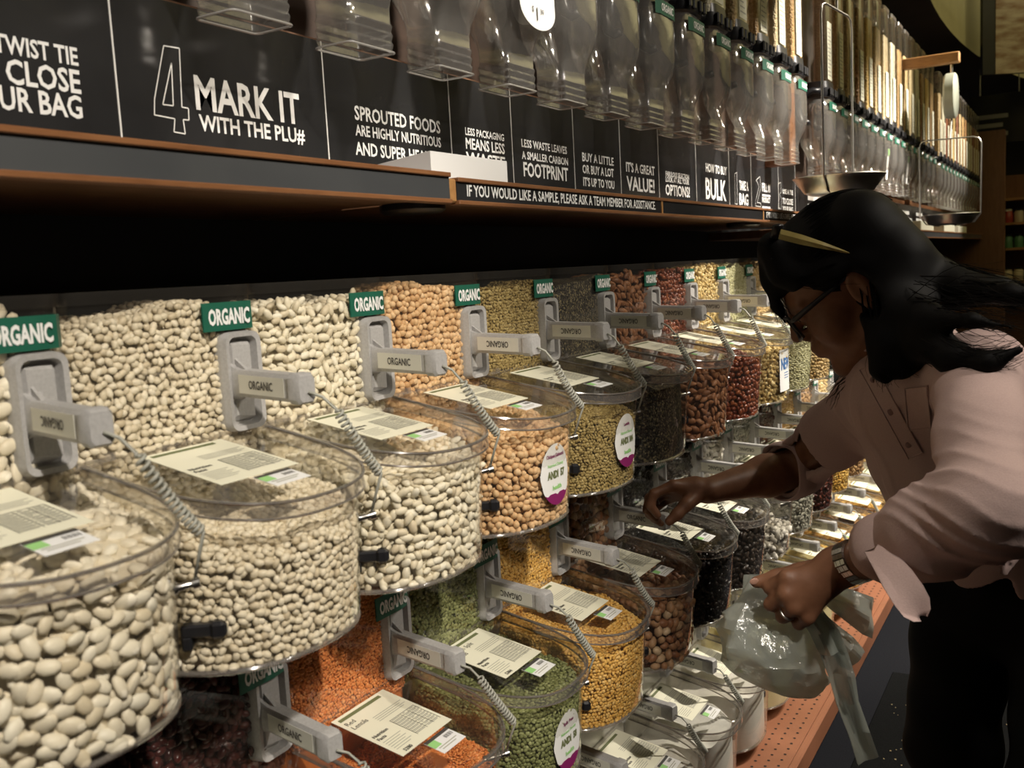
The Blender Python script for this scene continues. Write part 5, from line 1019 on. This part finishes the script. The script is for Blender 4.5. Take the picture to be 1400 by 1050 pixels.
def lock(pts, rad, spread, r0, n=9, end=1.0):
    P = np.array(pts); t = np.linspace(0, 1, len(P)); tt = np.linspace(.10, end, n); C = np.stack([np.interp(tt, t, P[:, k]) for k in range(3)], 1)
    for _ in range(2): C[1:-1] = C[1:-1] * .5 + (C[:-2] + C[2:]) * .25
    o_ = rg.normal(0, 1, 3); o_ /= np.linalg.norm(o_); R = np.interp(tt, t, rad); wob = rg.normal(0, .006, (n, 3)).cumsum(0) * .35
    C = C + o_ * (R * spread)[:, None] + wob * np.linspace(0, 1, n)[:, None]; m.tube(C, np.linspace(r0, r0 * .25, n), 4, caps=False)
for i, (pts, rad) in enumerate(flows):
    for k_ in range((230, 200, 190, 110, 70, 50, 40, 60, 26, 12, 10)[i]): lock(pts, rad, rg.uniform(.85, 1.10), rg.uniform(.0005, .0012), 12, rg.uniform(.8, 1.0))
for k_ in range(330):   # combed strands from the front hairline back over the crown
    a = rg.uniform(-1.35, 1.5); t0, t1 = .22 * math.pi, rg.uniform(.7, .95) * math.pi; rr_ = rg.uniform(1.0, 1.035); P = []
    for t in np.linspace(t0, t1, 12): P.append(h(-.012 + .100 * math.cos(t) * rr_, .058 + .082 * math.sin(t) * math.cos(a) * rr_, .079 * math.sin(t) * math.sin(a) * rr_))
    m.tube(P, np.linspace(.0012, .0006, 12) * rg.uniform(.6, 1.1), 4, caps=False)
for k_ in range(34):    # stray wisps over the shoulder and the back
    a = R_(1235 + rg.uniform(-10, 30), 400 + rg.uniform(-30, 40), 1.34); e = R_(1400 + rg.uniform(-40, 40), 428 + rg.normal(0, 26), 1.20); mid = (a + e) / 2 + V3(0, 0, rg.normal(0, .02)); lock([a, mid, e], [.01, .012, .02], 1, .0006, 14)
part(m, 'hair_strands', HAIR, person, smooth=True)

# ================================================================== THE PLASTIC BAG IN THE LEFT HAND
BAGM, nt, o = newmat('produce_bag_film')
t = N(nt, 'BsdfTransparent'); t.inputs[0].default_value = (.82, .84, .79, 1); d = N(nt, 'BsdfDiffuse'); d.inputs[0].default_value = (.62, .66, .60, 1); tl = N(nt, 'BsdfTranslucent'); tl.inputs[0].default_value = (.62, .66, .60, 1); g = N(nt, 'BsdfGlossy'); g.inputs['Roughness'].default_value = .22
tc = N(nt, 'TexCoord'); nz = N(nt, 'TexNoise'); nz.inputs['Scale'].default_value = 26; nz.inputs['Detail'].default_value = 5; bp = N(nt, 'Bump'); bp.inputs['Strength'].default_value = .6; bp.inputs['Distance'].default_value = .02
nt.links.new(tc.outputs['Object'], nz.inputs['Vector']); nt.links.new(nz.outputs['Fac'], bp.inputs['Height']); nt.links.new(bp.outputs[0], g.inputs['Normal'])
m0 = N(nt, 'MixShader'); m0.inputs[0].default_value = .5; nt.links.new(d.outputs[0], m0.inputs[1]); nt.links.new(tl.outputs[0], m0.inputs[2]); m1 = N(nt, 'MixShader'); m1.inputs[0].default_value = .68; nt.links.new(t.outputs[0], m1.inputs[1]); nt.links.new(m0.outputs[0], m1.inputs[2]); m2 = N(nt, 'MixShader'); m2.inputs[0].default_value = .14; nt.links.new(m1.outputs[0], m2.inputs[1]); nt.links.new(g.outputs[0], m2.inputs[2]); nt.links.new(m2.outputs[0], o.inputs[0])
bag = empty('plastic_bag', ray(1060, 950, 1.37)); tag(bag, 'crumpled translucent grey-green produce bag hanging from the left fist of the person', 'bag')
m = MB(); rings = []; rg = np.random.default_rng(3); X = camv(1, 0, 0); Zc = camv(0, 0, 1)
prof = [(786, 1050, 30, .20), (800, 1050, 34, .25), (818, 1052, 40, .35), (836, 1052, 52, .5), (856, 1052, 62, .62), (880, 1056, 69, .72), (904, 1062, 68, .75), (925, 1072, 58, .7), (941, 1084, 42, .6), (950, 1094, 24, .5), (954, 1100, 8, .5)]
dd = 1.385; rows_n = 44
PR = np.array(prof, float); ti = np.linspace(0, len(prof) - 1, 34); PR = np.stack([np.interp(ti, np.arange(len(prof)), PR[:, k]) for k in range(4)], 1); rows_n = 72
planes = [(camv(*rg.normal(size=3)), rg.uniform(-.05, .05), rg.uniform(.5, 1)) for _ in range(22)]; bc = ray(1058, 885, dd)
for i, (py, cxp, hw, fl) in enumerate(PR):
    c0 = ray(cxp, py, dd); r_ = hw / 1318.757 * dd; ring = []; ii = ti[i]
    for k in range(rows_n):
        a = 2 * math.pi * k / rows_n; fold = 1 + .07 * math.sin(7 * a + ii * .9) * max(0, 1 - ii / 5) + .04 * math.sin(5 * a - ii * 1.1) + .03 * math.sin(3 * a + ii * 1.7); p = c0 + X * r_ * math.cos(a) * fold + Zc * r_ * fl * math.sin(a) * fold
        cr_ = sum(wt * math.exp(-abs((p - bc) @ n_ - o_) / .006) for n_, o_, wt in planes); n2 = X * math.cos(a) + Zc * math.sin(a); ring.append(tuple(p + n2 * .0042 * (cr_ - .8) * min(1, ii / 3)))
    rings.append(ring)
m.loft(rings, 0, True, False, True); part(m, 'pouch', BAGM, bag, smooth=28)
def ribbon(name, rows, seg=10):
    m = MB(); R = []
    for (a, b_, d1, d2, fold) in rows: A_, B_ = ray(a[0], a[1], d1), ray(b_[0], b_[1], d2); R.append([tuple(A_ + (B_ - A_) * t + Zc * fold * math.sin(t * math.pi * 2.0 + fold * 90) * .012) for t in np.linspace(0, 1, seg + 1)])
    m.loft(R, 0, False); m2_ = [[tuple(np.array(p) + Zc * .004) for p in r] for r in R]; m.loft(m2_, 0, False); return part(m, name, BAGM, bag, smooth=28)
ribbon('twisted_tail', [((1092, 842), (1128, 836), 1.345, 1.345, 1), ((1108, 866), (1148, 862), 1.345, 1.34, .8), ((1122, 895), (1160, 893), 1.34, 1.34, -.7), ((1132, 925), (1167, 922), 1.34, 1.34, .9), ((1146, 965), (1176, 960), 1.34, 1.345, .5), ((1160, 1005), (1188, 1000), 1.345, 1.345, .4), ((1173, 1046), (1201, 1034), 1.35, 1.35, .2)])
ribbon('loose_flap', [((1118, 818), (1130, 800), 1.34, 1.34, 1), ((1142, 838), (1160, 806), 1.345, 1.345, 1), ((1160, 852), (1178, 812), 1.35, 1.35, -1), ((1180, 868), (1196, 818), 1.355, 1.355, .8), ((1194, 874), (1193, 835), 1.36, 1.36, .3)])
ribbon('loose_flap', [((1100, 846), (1126, 838), 1.36, 1.36, .8), ((1128, 880), (1150, 858), 1.365, 1.365, 1), ((1150, 912), (1168, 872), 1.37, 1.37, -.8), ((1163, 918), (1182, 888), 1.37, 1.37, .5), ((1168, 905), (1184, 893), 1.37, 1.37, .3)])
